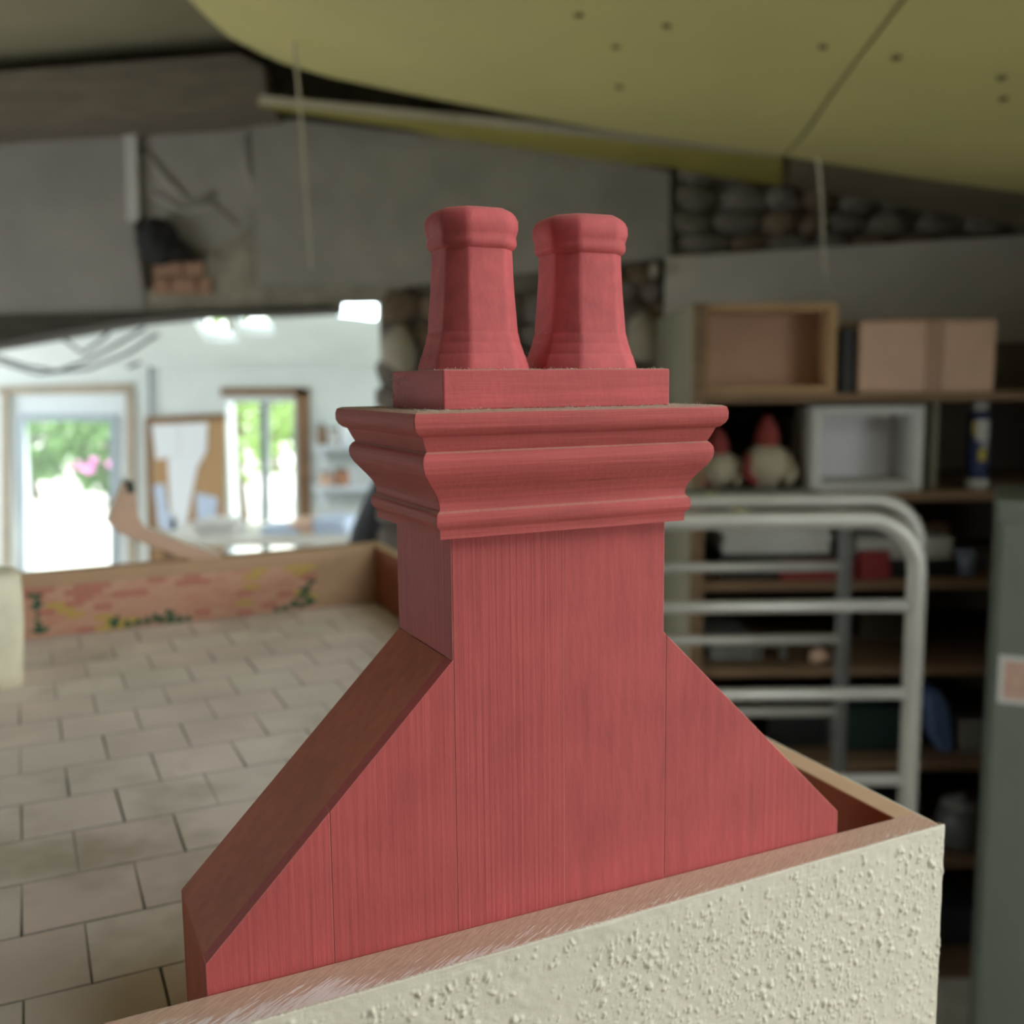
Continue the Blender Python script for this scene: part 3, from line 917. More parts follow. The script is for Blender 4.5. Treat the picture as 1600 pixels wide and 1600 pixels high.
shelf_box('tan_carton', 1430, 1484, 816, 2, SY + 0.4, 0.2, M_card, 'tan carton at the back of the third shelf behind the thin paper pile', 'box')
c = at(1508, 890, SY + 0.08); c.z = ZS[2]
mg = thing('mug', 'blue and white mug at the right of the third shelf', 'mug', c)
M_mug = mat('mug_glaze', rgb(150, 158, 178), 0.3, 0.4, 40, second=rgb(60, 72, 110))
obj('body', add_lathe(nb(), c, [(0.03, 0), (0.036, 0.01), (0.036, 0.088), (0.032, 0.088), (0.03, 0.012)], 20), M_mug, mg, smooth=True)
obj('handle', add_tube(nb(), [c + Vector((0.036, -0.01, 0.07)), c + Vector((0.058, -0.015, 0.062)), c + Vector((0.06, -0.015, 0.035)), c + Vector((0.036, -0.01, 0.02))], 0.005, 8), M_mug, mg, smooth=True)
# fourth shelf
c = at(1205, 1030, SY + 0.1); c.z = ZS[3]
t = thing('clamp', 'grey metal clamp on the fourth shelf behind the trolley rails', 'clamp', c)
obj('jaw', add_box(nb(), c + Vector((-0.05, 0, 0)), c + Vector((-0.03, 0.03, 0.07))), M_grey, t, bevel=0.003)
obj('jaw', add_box(nb(), c + Vector((0.03, 0, 0)), c + Vector((0.05, 0.03, 0.06))), M_grey, t, bevel=0.003)
obj('bar', add_box(nb(), c + Vector((-0.05, 0.005, 0.045)), c + Vector((0.05, 0.025, 0.075))), M_grey, t)
c = at(1280, 1035, SY + 0.06); c.z = ZS[3]
bm = nb(); add_blob(bm, c + Vector((0, 0, 0.024)), (0.034, 0.03, 0.026), 4, 2, 0.4, 2)
tag(obj('wood_offcut', bm, M_card, smooth=True), 'small pinkish offcut at the front of the fourth shelf', 'offcut')
shelf_box('grey_tray', 1110, 1180, 996, 3, SY + 0.1, 0.3, M_grey, 'low grey tray at the left of the fourth shelf', 'tray')
shelf_box('drab_carton', 1345, 1420, 950, 3, SY + 0.35, 0.3, M_shelfback, 'drab brown carton deep on the fourth shelf', 'box')
# fifth shelf
t = thing('green_crate', 'dark green plastic crate on the fifth shelf', 'crate', at(1360, 1190, SY + 0.1))
a, b_ = at(1328, 1106, SY + 0.1), at(1412, 1104, SY + 0.1)
obj('body', add_box(nb(), (a.x, SY + 0.1, ZS[4]), (b_.x, SY + 0.4, a.z - 0.02)), M_dgreen, t, bevel=0.004)
obj('rim', add_box(nb(), (a.x - 0.008, SY + 0.092, a.z - 0.02), (b_.x + 0.008, SY + 0.408, a.z)), M_dgreen, t, bevel=0.003)
c = at(1470, 1180, SY + 0.12)
bm = nb()
pts = [(1448, 1084), (1468, 1076), (1486, 1100), (1492, 1186), (1470, 1192), (1456, 1150)]
px_plate(bm, pts, SY + 0.08, 0.16)
for v in bm.verts:
    v.co.z = max(v.co.z, ZS[4]) if v.co.z > ZS[4] - 0.02 else ZS[4]
    v.co += Vector((0.01 * noise.noise(v.co * 30), 0.015 * noise.noise(v.co * 22), 0))
tag(obj('folded_cloth', bm, M_bluecloth, bevel=0.012), 'blue cloth stuffed upright on the fifth shelf beside the trolley post', 'cloth')
shelf_box('white_pad', 1504, 1545, 1126, 4, SY + 0.08, 0.2, M_grey, 'greyish pad at the right of the fifth shelf', 'paper')
c = at(1310, 1130, SY + 0.2)
c.z = ZS[4]
tag(obj('tin', add_lathe(nb(), c, [(0.045, 0), (0.047, 0.005), (0.047, 0.12), (0.04, 0.125), (0.02, 0.14)], 16), M_grey, smooth=True), 'grey tin left of the dark green crate', 'tin')
shelf_box('black_toolbox', 1200, 1290, 1110, 4, SY + 0.15, 0.3, M_black2, 'black toolbox on the fifth shelf left of the grey tin', 'box')
# bottom shelves
c = at(1498, 1345, SY + 0.1)
c.z = ZS[5]
t = thing('paint_kettle', 'round grey pot on the sixth shelf beside the grey cabinet', 'pot', c)
obj('body', add_lathe(nb(), c, [(0.05, 0), (0.072, 0.02), (0.08, 0.09), (0.066, 0.15)], 20), M_steeld, t, smooth=True)
obj('lid', add_lathe(nb(), c, [(0.067, 0.15), (0.06, 0.165), (0.015, 0.175), (0.012, 0.19)], 20), M_grey, t, smooth=True)
shelf_box('dark_box', 1340, 1440, 1240, 5, SY + 0.2, 0.35, M_black2, 'large black box on the sixth shelf', 'box')
shelf_box('dark_sack', 1440, 1540, 1420, 6, SY + 0.15, 0.35, M_charcoal, 'charcoal sack on the bottom shelf', 'sack', bevel=0.03)

# ------------------------------------------------------------------ steel trolley with two railed ends
TY0, TY1, TX1 = 2.3, 2.8, at(1430, 950, 2.3).x
TX0 = TX1 - 0.92
ztop = at(1200, 813, TY0).z
tr_ = thing('steel_trolley', 'pale tubular steel trolley with railed round cornered ends before the shelves', 'trolley', ((TX0 + TX1) / 2, (TY0 + TY1) / 2, 0))


def hoop(y, r, x0, x1, zt, rc, zb=0.06):
    pts = [Vector((x0, y, zb)), Vector((x0, y, zt - rc))]
    for i in range(1, 9):
        a = math.pi - i * math.pi / 16
        pts.append(Vector((x0 + rc + rc * math.cos(a), y, zt - rc + rc * math.sin(a))))
    for i in range(0, 9):
        a = math.pi / 2 - i * math.pi / 16
        pts.append(Vector((x1 - rc + rc * math.cos(a), y, zt - rc + rc * math.sin(a))))
    pts.append(Vector((x1, y, zb)))
    return add_tube(nb(), pts, r, 12)


obj('hoop', hoop(TY0, 0.0215, TX0, TX1, ztop, 0.12), M_steel, tr_, smooth=True)
obj('hoop', hoop(TY1, 0.02, TX0, TX1, ztop, 0.12), M_steeld, tr_, smooth=True)
obj('hoop', hoop(2.6, 0.019, TX0, at(1431, 950, 2.6).x, ztop + 0.008, 0.12, zb=0.2), M_steel, tr_, smooth=True)
for yref in (948, 1085, 1220):
    z = at(1200, yref, TY0).z
    obj('rail', add_tube(nb(), [(TX0, TY0, z), (TX1, TY0, z)], 0.0145, 10), M_steel, tr_, smooth=True)
    obj('rail', add_tube(nb(), [(TX0, TY1, z), (TX1, TY1, z)], 0.0145, 10), M_steel, tr_, smooth=True)
z = 0.25
for x in (TX0, TX1):
    obj('side_tube', add_tube(nb(), [(x, TY0, z), (x, TY1, z)], 0.016, 10), M_steel, tr_, smooth=True)
    for y in (TY0, TY1):
        bm = nb()
        add_tube(bm, [(x - 0.015, y, 0.04), (x + 0.015, y, 0.04)], 0.04, 16)
        obj('caster', bm, M_black2, tr_)
obj('deck', add_box(nb(), (TX0 + 0.02, TY0 + 0.02, 0.24), (TX1 + 0.08, TY1 - 0.02, 0.26)), M_steeld, tr_)
tag(obj('strap', add_tube(nb(), [at(1108, 772, 2.76), at(1124, 776, 2.7), at(1146, 794, 2.62), at(1164, 800, 2.56), at(1168, 830, 2.56)], 0.009, 8), mat('yellowish_strap', rgb(168, 164, 110), 0.8), smooth=True), 'yellowish strap draped over the top tubes of the steel trolley', 'strap')

# ------------------------------------------------------------------ grey-green metal cabinet
cfl = at(1553, 900, 2.6)
zc_ = at(1560, 782, 2.6).z
CRZ = -math.radians(24.5)
cabi = thing('metal_cabinet', 'tall grey green metal cabinet at the right with a pinkish notice', 'cabinet', (cfl.x, cfl.y, 0), CRZ)
obj('body', add_box(nb(), (0, 0, 0), (0.7, 0.45, zc_ - 0.018)), M_cab, cabi, bevel=0.004, keep=True)
obj('top_rim', add_box(nb(), (-0.004, -0.006, zc_ - 0.018), (0.704, 0.454, zc_)), M_cab, cabi, bevel=0.003, keep=True)
obj('door', add_box(nb(), (0.012, -0.012, 0.06), (0.68, -0.0005, zc_ - 0.05)), M_cab, cabi, bevel=0.003, keep=True)
obj('handle', add_tube(nb(), [(0.62, -0.012, 1.0), (0.62, -0.04, 1.0), (0.62, -0.04, 1.12), (0.62, -0.012, 1.12)], 0.008, 8), M_steel, cabi, keep=True)
nz0, nz1 = at(1566, 1093, 2.6).z, at(1566, 1020, 2.6).z
pn = thing('notice', 'pinkish notice with a white border stuck on the metal cabinet', 'notice', (cfl.x, cfl.y, nz0), CRZ)
obj('border', add_box(nb(), (0.022, -0.0145, 0), (0.18, -0.0125, nz1 - nz0)), M_greywhite, pn, keep=True)
obj('print', add_box(nb(), (0.034, -0.0155, 0.012), (0.17, -0.0147, nz1 - nz0 - 0.012)), mat('pink_print', rgb(186, 150, 134), 0.7, 0.15, 30), pn, keep=True)

# dark bundle stuffed in the wall, cords hanging from the ceiling
bm = nb()
add_blob(bm, at(246, 378, YW - 0.06), (0.075, 0.06, 0.085), 3, 3, 0.2)
q = [at(232, 352, YW - 0.08), at(262, 352, YW - 0.08), at(300, 404, YW - 0.08), at(240, 408, YW - 0.08)]
add_hex(bm, q, [p + Vector((0, 0.06, 0)) for p in q])
tag(obj('rag_bundle', bm, mat('black_rag', rgb(44, 42, 44), 0.9, 0.2, 14), smooth=True), 'black rag bundle stuffed in the wall above the few exposed bricks', 'rag')
for (x0, y0, x1, y1, lab) in ((462, 60, 487, 420, 'pale cord hanging from the ceiling left of the chimney pots'), (1274, 250, 1290, 440, 'pale cord hanging from the ceiling above the open wooden box')):
    p = on_sheet(x0, y0) + Vector((0, -0.03, 0.0))
    q = at(x1, y1, p.y)
    q.x = p.x + (q.x - p.x)
    tag(obj('hanging_cord', add_tube(nb(), [p, p.lerp(q, 0.3) + Vector((0.004, 0, 0)), p.lerp(q, 0.7), q], [0.006, 0.005, 0.004, 0.003], 6), M_cord), lab, 'cord', 'cords hanging from the ceiling')

# ------------------------------------------------------------------ model house (all measures in mm from the chimney stack's front left corner)
P0 = np.array([0.0, 0.0, 2.0]) + RZ @ np.array([0.16613393, 0.40955637, -0.08463508])
HZ = -450.0     # underside of the model house
M_mdf = mat('mdf', rgb(194, 160, 128), 0.75, 0.06, 30, bump=0.1, bscale=200, bdist=0.0003)
M_bounce = mat('red_bounce_paint', rgb(150, 84, 54), 0.7, 0.06, 20)  # red bounce off the chimney, put into the inner wall's colour
M_plaster = mat('cream_masonry_paint', rgb(209, 199, 180), 0.62, 0.035, 60, bump=0.25, bscale=700, bdist=0.0004)
house = thing('model_house', 'model house with cream pebbledash front wall and paved flat roof', 'model house', tuple(P0 + np.array([0, 0, HZ / 1000])), HA)
stand = thing('trestle_stand', 'wooden stand carrying the model house', 'stand', tuple(P0 + np.array([0, 0, HZ / 1000 - 0.03])), HA)


def L(x, y, z, z0=HZ):
    return Vector((x / 1000, y / 1000, (z - z0) / 1000))


def lbox(bm, x0, x1, y0, y1, z0, z1, ref=HZ, mi=0):
    return add_box(bm, L(x0, y0, z0, ref), L(x1, y1, z1, ref), mi)


def lprism(bm, pts, z0, z1, ref=HZ, mi=0):
    return add_hex(bm, [L(x, y, z0, ref) for x, y in pts], [L(x, y, z1, ref) for x, y in pts], mi)


zh = P0[2] + HZ / 1000 - 0.03
bm = nb(); add_box(bm, (-0.40, 0.02, 0), (0.26, 1.05, 0.03)); obj('top', bm, M_ply, stand, keep=True)
for x in (-0.36, 0.16):
    for y in (0.06, 0.95):
        obj('leg', add_box(nb(), (x, y, -zh), (x + 0.05, y + 0.05, 0)), M_brownwood, stand, keep=True)

# bare wood top with white paint dragged over the outer edge
m = bpy.data.materials.new('wood_edge_white_smears')
m.use_nodes = True
nt = m.node_tree
bs = nt.nodes['Principled BSDF']
bs.inputs['Roughness'].default_value = 0.7
tc = nt.nodes.new('ShaderNodeTexCoord')
mp0 = nt.nodes.new('ShaderNodeMapping'); mp0.inputs['Rotation'].default_value = (0, 0, math.radians(-32))
mp = nt.nodes.new('ShaderNodeMapping'); mp.inputs['Scale'].default_value = (70, 700, 100)
nt.links.new(tc.outputs['Object'], mp0.inputs[0])
n1 = nt.nodes.new('ShaderNodeTexNoise'); n1.inputs['Scale'].default_value = 1.6; n1.inputs['Detail'].default_value = 5
n2 = nt.nodes.new('ShaderNodeTexNoise'); n2.inputs['Scale'].default_value = 11; n2.inputs['Detail'].default_value = 3
nt.links.new(mp0.outputs[0], mp.inputs[0]); nt.links.new(mp.outputs[0], n1.inputs['Vector']); nt.links.new(tc.outputs['Object'], n2.inputs['Vector'])
sx = nt.nodes.new('ShaderNodeSeparateXYZ'); nt.links.new(tc.outputs['Object'], sx.inputs[0])


def mth(op, a, b=None, c=None):
    k = nt.nodes.new('ShaderNodeMath'); k.operation = op
    for i, v in enumerate((a, b, c)):
        if v is None:
            continue
        if isinstance(v, (int, float)):
            k.inputs[i].default_value = v
        else:
            nt.links.new(v, k.inputs[i])
    return k.outputs[0]


edge = mth('ADD', mth('MULTIPLY', sx.outputs['X'], -0.0195), mth('MULTIPLY', sx.outputs['Y'], -1.0))   # distance towards the front edge
e2 = mth('MULTIPLY', mth('SUBTRACT', edge, 0.0135), 75)
msk = mth('ADD', e2, mth('MULTIPLY', mth('SUBTRACT', n1.outputs['Fac'], 0.5), 5.0))
msk = mth('ADD', msk, mth('MULTIPLY', mth('SUBTRACT', n2.outputs['Fac'], 0.55), 5.0))
msk = mth('MULTIPLY', mth('SUBTRACT', msk, 0.38), 1.7)
cl = nt.nodes.new('ShaderNodeClamp'); nt.links.new(msk, cl.inputs[0])
rp = nt.nodes.new('ShaderNodeValToRGB')
rp.color_ramp.elements[0].color = rgb(178, 142, 122); rp.color_ramp.elements[1].color = rgb(200, 166, 144)
rp.color_ramp.elements[0].position = .3; rp.color_ramp.elements[1].position = .7
n3 = nt.nodes.new('ShaderNodeTexNoise'); n3.inputs['Scale'].default_value = 2.2; n3.inputs['Detail'].default_value = 6
nt.links.new(mp.outputs[0], n3.inputs['Vector']); nt.links.new(n3.outputs['Fac'], rp.inputs[0])
mixc = nt.nodes.new('ShaderNodeMix'); mixc.data_type = 'RGBA'
nt.links.new(cl.outputs[0], mixc.inputs[0]); nt.links.new(rp.outputs[0], mixc.inputs[6]); mixc.inputs[7].default_value = rgb(220, 206, 200)
nt.links.new(mixc.outputs[2], bs.inputs['Base Color'])
bpn = nt.nodes.new('ShaderNodeBump'); bpn.inputs['Strength'].default_value = 0.5; bpn.inputs['Distance'].default_value = 0.0006
nt.links.new(n1.outputs['Fac'], bpn.inputs['Height']); nt.links.new(bpn.outputs[0], bs.inputs['Normal'])
M_edge = m

fy = lambda x: -20.0 - (287 - x) * 0.0203          # front line of the front wall (slightly askew)
XL = -430
bm = nb()
lprism(bm, [(XL, fy(XL) + 1.2), (286, fy(286) + 1.2), (286, -0.3), (XL, -0.3)], HZ, -165.3)
fw_ = obj('front_wall', bm, M_edge, house, keep=True, bevel=0.0006)
# pebbledash coat: a dense sheet with real bumps
x0, x1, z0, z1, st_ = -150.0, 287.5, -330.0, -165.0, 0.6
nx, nz_ = int((x1 - x0) / st_) + 1, int((z1 - z0) / st_) + 1
gx = x0 + np.arange(nx) * (x1 - x0) / (nx - 1)
gz = z1 - np.arange(nz_) * (z1 - z0) / (nz_ - 1)
Hh = np.zeros((nz_, nx))


def fnoise(freq, amp, seed):
    r = np.random.default_rng(seed)
    cw, ch = int((x1 - x0) * freq) + 3, int((z1 - z0) * freq) + 3
    g = r.normal(size=(ch, cw))
    u = (gx - x0) * freq; v = (z1 - gz) * freq
    iu = u.astype(int); iv = v.astype(int)
    fu = u - iu; fv = v - iv
    fu = fu * fu * (3 - 2 * fu); fv = fv * fv * (3 - 2 * fv)
    a = g[np.ix_(iv, iu)]; b = g[np.ix_(iv, iu + 1)]; c = g[np.ix_(iv + 1, iu)]; d = g[np.ix_(iv + 1, iu + 1)]
    return amp * ((a * (1 - fu) + b * fu) * (1 - fv)[:, None] + (c * (1 - fu) + d * fu) * fv[:, None])


dens = 0.35 + fnoise(1 / 28.0, .5, 1) + fnoise(1 / 60.0, 0.3, 2) + fnoise(1 / 11.0, 0.5, 12)
Hh += fnoise(1 / 24.0, 0.16, 3) + fnoise(1 / 9.0, 0.10, 4) + fnoise(1 / 3.5, 0.09, 5)
fade = np.clip((z1 - gz - 4) / 10.0, 0, 1)[:, None] * np.ones((1, nx))
r = np.random.default_rng(9)
cnt = 0
while cnt < 5200:
    i, j = r.integers(0, nx), r.integers(0, nz_)
    if r.uniform(-1.9, 1.9) > dens[j, i]:
        continue
    if r.uniform() > 0.12 + fade[j, i]:
        continue
    cnt += 1
    rad = r.choice([0.45, 0.65, 0.85, 1.1, 1.5], p=[.28, .28, .25, .14, .05])
    hgt = rad * r.uniform(0.5, 1.0)
    k = int(rad * 3.0 / st_) + 2
    ja, jb, ia, ib = max(0, j - k), min(nz_, j + k + 1), max(0, i - k), min(nx, i + k + 1)
    yy_, xx_ = np.mgrid[ja:jb, ia:ib]
    q = np.zeros(xx_.shape)
    for lump in range(r.integers(1, 4)):      # a crumb is one to three merged grains
        an = r.uniform(0, math.pi); el = r.uniform(1.0, 1.8)
        du = (xx_ - i) * st_ + r.normal() * rad * .6; dv = (yy_ - j) * st_ + r.normal() * rad * .6
        pu = (du * math.cos(an) + dv * math.sin(an)) / el; pv = -du * math.sin(an) + dv * math.cos(an)
        q = np.maximum(q, np.clip(1.25 * (1 - np.sqrt(pu ** 2 + pv ** 2) / (rad * 1.2)), 0, 1) * r.uniform(.6, 1))
    Hh[ja:jb, ia:ib] = np.maximum(Hh[ja:jb, ia:ib], Hh[ja:jb, ia:ib] * 0.5 + hgt * q)
Hh[0, :] = -0.1 + 0.15 * r.normal(size=nx) * 0.5
Hh[1, :] *= 0.5
V = np.zeros((nz_ + 1, nx + 1, 3))
V[1:, :nx, 0] = gx[None, :]
V[1:, :nx, 1] = (-20.0 - (287 - gx) * 0.0203)[None, :] - Hh
V[1:, :nx, 2] = gz[:, None]
V[1, :nx, 2] += 0.2 + 0.25 * r.normal(size=nx).clip(-1, 1)
V[0, :nx] = V[1, :nx]; V[0, :nx, 1] += 1.6 + 0.5 * np.abs(r.normal(size=nx)); V[0, :nx, 2] = -165.2
V[:, nx] = V[:, nx - 1]; V[:, nx, 1] += 3.0; V[:, nx, 0] -= 0.8
V[..., 2] -= HZ
V /= 1000
idx = np.arange((nz_ + 1) * (nx + 1)).reshape(nz_ + 1, nx + 1)
F = np.stack([idx[1:, :-1], idx[1:, 1:], idx[:-1, 1:], idx[:-1, :-1]], -1).reshape(-1, 4)
me = bpy.data.meshes.new('pebbledash')
me.from_pydata(V.reshape(-1, 3).tolist(), [], F.tolist())
me.materials.append(M_plaster)
me.polygons.foreach_set('use_smooth', [True] * len(me.polygons))
o = link(bpy.data.objects.new('pebbledash', me), fw_)
bm = nb()
lprism(bm, [(XL, fy(XL)), (-150, fy(-150)), (-150, fy(-150) + 1.1), (XL, fy(XL) + 1.1)], HZ, -165.2)
lprism(bm, [(-150, fy(-150)), (287, fy(287)), (287, fy(287) + 1.1), (-150, fy(-150) + 1.1)], HZ, -330)
obj('plain_coat', bm, M_plaster, fw_, keep=True)

rxo = lambda y: 287 + (y + 20) * 0.0408
rxi = lambda y: rxo(y) - 17.5
bm = nb(); lprism(bm, [(rxi(0) + 0, -0.2), (286.4, -0.2), (rxo(1131) - 1, 1131), (rxi(1131), 1131)], HZ, -165.5)
rw = obj('right_wall', bm, M_mdf, house, keep=True, bevel=0.0008)
bm = nb(); lprism(bm, [(rxo(-19), -18.7), (rxo(1131), 1131), (rxo(1131) - 0.9, 1131), (286.1, -18.7)], HZ, -166)
obj('outside_coat', bm, M_plaster, rw, keep=True)
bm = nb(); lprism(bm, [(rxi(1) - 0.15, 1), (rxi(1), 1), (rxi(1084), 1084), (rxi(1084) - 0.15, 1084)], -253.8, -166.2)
tag(obj('bounce_coat', bm, M_bounce, rw, keep=True), 'red bounce light painted on the inner face')
bm = nb(); lprism(bm, [(XL, 1085), (rxi(1087) - 0.2, 1087), (rxi(1131) - 0.2, 1130), (XL, 1097)], HZ, -165.8)
bwall = obj('back_wall', bm, M_mdf, house, keep=True, bevel=0.001)
bm = nb(); lbox(bm, XL, XL + 18, -0.2, 1084.8, HZ, -165.6)
obj('left_wall', bm, M_mdf, house, keep=True)
bm = nb(); lprism(bm, [(XL + 18, 0), (rxi(0) - .2, 0), (rxi(1084) - .2, 1084.8), (XL + 18, 1084.8)], -268, -257.2)
M_joint = mat('slab_joint', rgb(170, 162, 152), 0.9, 0.15, 60)
deck = obj('roof_deck', bm, M_joint, house, keep=True)
bm = nb(); lprism(bm, [(XL + 18, 0), (rxi(0) - .2, 0), (rxi(1084) - .2, 1084.8), (XL + 18, 1084.8)], HZ, HZ + 12)
obj('base_board', bm, M_mdf, house, keep=True)

# stone slabs: shared meshes, one object each
slab_m = []
for k, c in enumerate([(242, 228, 220), (237, 223, 215), (242, 230, 222), (236, 226, 217), (240, 223, 216)]):
    mm = mat('stone_slab_%d' % k, rgb(*c), 0.8, 0.0)
    nt = mm.node_tree
    bs = nt.nodes['Principled BSDF']
    geo = nt.nodes.new('ShaderNodeNewGeometry')
    na = nt.nodes.new('ShaderNodeTexNoise'); na.inputs['Scale'].default_value = 9; na.inputs['Detail'].default_value = 5
    nb_ = nt.nodes.new('ShaderNodeTexNoise'); nb_.inputs['Scale'].default_value = 5.2; nb_.inputs['Detail'].default_value = 4; nb_.inputs['Roughness'].default_value = .65
    nt.links.new(geo.outputs['Position'], na.inputs['Vector']); nt.links.new(geo.outputs['Position'], nb_.inputs['Vector'])
    ra = nt.nodes.new('ShaderNodeValToRGB')
    ra.color_ramp.elements[0].position = .35; ra.color_ramp.elements[1].position = .7
    ra.color_ramp.elements[0].color = tuple(v * 0.86 for v in rgb(*c)[:3]) + (1,); ra.color_ramp.elements[1].color = tuple(min(1, v * 1.06) for v in rgb(*c)[:3]) + (1,)
    nt.links.new(na.outputs['Fac'], ra.inputs[0])
    rb = nt.nodes.new('ShaderNodeValToRGB')
    rb.color_ramp.elements[0].position = .54; rb.color_ramp.elements[1].position = .70
    rb.color_ramp.elements[0].color = (0, 0, 0, 1); rb.color_ramp.elements[1].color = (.6, .6, .6, 1)
    nt.links.new(nb_.outputs['Fac'], rb.inputs[0])
    mc = nt.nodes.new('ShaderNodeMix'); mc.data_type = 'RGBA'
    nt.links.new(rb.outputs[0], mc.inputs[0]); nt.links.new(ra.outputs[0], mc.inputs[6]); mc.inputs[7].default_value = rgb(164, 154, 128)
    nt.links.new(mc.outputs[2], bs.inputs['Base Color'])
    slab_m.append(mm)


def slab_mesh(wd, dp, m, seed):
    rs = random.Random(seed)
    bm = nb()
    w2, d2 = wd / 2, dp / 2
    j = lambda: rs.uniform(-0.5, 0.5)
    pts = [(-w2 + j(), -d2 + j()), (j(), -d2 + j()), (w2 + j(), -d2 + j()), (w2 + j(), d2 + j()), (j(), d2 + j()), (-w2 + j(), d2 + j())]
    lo = [bm.verts.new((x / 1000, y / 1000, 0)) for x, y in pts]
    hi = [bm.verts.new((x / 1000, y / 1000, 0.0027)) for x, y in pts]
    tp = [bm.verts.new((x * .985 / 1000, y * .985 / 1000, 0.0032)) for x, y in pts]
    n = 6
    for i in range(n):
        k = (i + 1) % n
        bm.faces.new((lo[i], lo[k], hi[k], hi[i])); bm.faces.new((hi[i], hi[k], tp[k], tp[i]))
    for f in bm.faces:
        f.material_index = 1
    bm.faces.new(tp); bm.faces.new(lo[::-1])
    bm.normal_update()
    me = bpy.data.meshes.new('slab'); bm.to_mesh(me); bm.free()
    me.materials.append(m); me.materials.append(M_joint)
    return me


SW, SDp = 72.5, 74.0
slab_meshes = [slab_mesh(SW - 0.7, SDp - 1.0, slab_m[i % 5], i) for i in range(10)]
half_cache = {}
rs = random.Random(21)
ys0 = 187 - 74 * 2
row = 0
while ys0 < 1085:
    y0_, y1_ = max(ys0, 1), min(ys0 + SDp, 1084)
    off = -149 if row % 2 == 0 else -181 + 36
    off = {0: -149, 1: -185}[row % 2]
    xk = off - SW * 4
    while xk < 330:
        xa, xb = max(xk, XL + 19), min(xk + SW, rxi((y0_ + y1_) / 2) - 1.5)
        if xb - xa > 8 and y1_ - y0_ > 8:
            full = (xb - xa > SW - 0.5) and (y1_ - y0_ > SDp - 0.5)
            if full:
                me = rs.choice(slab_meshes)
            else:
                me = slab_mesh(xb - xa - 0.8, y1_ - y0_ - 0.8, rs.choice(slab_m), rs.randint(0, 999))
            o = bpy.data.objects.new('slab', me)
            link(o, deck)
            o.location = L((xa + xb) / 2, (y0_ + y1_) / 2, -257.2)
            o.rotation_euler = (0, 0, rs.uniform(-.006, .006))
        xk += SW
    ys0 += SDp
    row += 1

# painted bricks on the back wall, individually laid
bk = []
for k, c in enumerate([(216, 166, 142), (212, 158, 136), (218, 172, 148), (200, 132, 118), (208, 178, 100)]):
    bk.append(mat('painted_brick_%d' % k, rgb(*c), 0.8, 0.12, 60))


def brick_mesh(wd, h, m):
    bm = nb(); add_box(bm, (-wd / 2000, -0.0012, -h / 2000), (wd / 2000, 0, h / 2000))
    me = bpy.data.meshes.new('brick'); bm.to_mesh(me); bm.free(); me.materials.append(m)
    return me


BW, BH = 24.0, 7.6
bmesh_ = [brick_mesh(BW - 1.1, BH - 0.9, m) for m in bk]
rs = random.Random(4)
for rowi in range(9):
    z = -253.6 + BH * (rowi + 0.5)
    xk = -258 + (BW / 2 if rowi % 2 else 0)
    while xk + BW < 226:
        cx = xk + BW / 2
        wts = [4, 3, 4, 1.2, 0.25]
        zz = rowi / 9
        for (yx, yz) in ((-110, .55), (-95, .25), (-60, .05), (130, .85), (200, .8), (196, .25)):
            if abs(cx - yx) < 20 and abs(zz - yz) < 0.12:
                wts[4] = 14
        if -120 < cx < 0 and 0.55 < zz < 0.8:
            wts[3] = 5
        o = bpy.data.objects.new('brick', rs.choices(bmesh_, wts)[0])
        link(o, bwall)
        o.location = L(cx, 1085 + (cx - XL) * 0.0027 - 0.02, z)
        xk += BW
M_ivy = mat('ivy_paint', rgb(62, 100, 76), 0.8, 0.3, 80)
iv = []
for (cx, cz, s) in [(a_, b_, c_ * 1.35) for a_, b_, c_ in [(-163, -196, 9), (-160, -206, 7), (-163, -214, 5), (-161, -223, 4), (-162, -232, 5), (-160, -241, 8), (-152, -243, 6),
                    (-64, -240, 8), (-64, -247, 6), (-48, -247, 6), (-34, -246, 6), (-22, -245, 6), (-10, -242, 7), (-2, -246, 6), (8, -237, 7), (10, -246, 8), (22, -248, 6), (34, -248, 5),
                    (160, -249, 5), (172, -248, 6), (186, -243, 7), (200, -232, 9), (206, -222, 9), (210, -240, 9), (214, -212, 7), (196, -246, 8)]]:
    bm = nb()
    yb = 1085 + (cx - XL) * 0.0027 - 1.4
    pts = [(cx + s * (0.7 + 0.4 * math.sin(3 * t + cx)) * math.cos(t), cz + 0.7 * s * (0.7 + 0.4 * math.cos(2 * t + cx)) * math.sin(t)) for t in [k * 2 * math.pi / 9 for k in range(9)]]
    add_hex(bm, [L(x, yb - 0.5, max(z, -253.8)) for x, z in pts], [L(x, yb, max(z, -253.8)) for x, z in pts])
    obj('ivy_leaf', bm, M_ivy, bwall, keep=True)

# cream block at the left edge of the paving
blk = thing('plaster_block', 'cream painted block standing on the paving at the left edge', 'block', tuple(P0 + RZ @ np.array([-0.235, 0.87, -0.254])), HA)
bm = nb()
rings = []
for (z, gr) in ((0, -4), (3, 0), (30, 1), (70, 4), (100, 5), (124, 4), (130, -2), (131.5, -8)):
    ring = []
    for (x, y) in ((-75, -28), (-40, -31), (0, -30), (46, -30), (54, -24), (55, 0), (54, 30), (48, 36), (0, 38), (-75, 36)):
        jx = 1.5 * noise.noise(Vector((x * .05, y * .05, z * .04)))
        ring.append(bm.verts.new(((x + jx + (gr if x > 0 else -gr)) / 1000, (y + jx + (gr if y > 0 else -gr)) / 1000, z / 1000)))
    rings.append(ring)
for i in range(len(rings) - 1):
    for k in range(10):
        bm.faces.new((rings[i][k], rings[i][(k + 1) % 10], rings[i + 1][(k + 1) % 10], rings[i + 1][k]))
bm.faces.new(rings[0][::-1]); bm.faces.new(rings[-1])
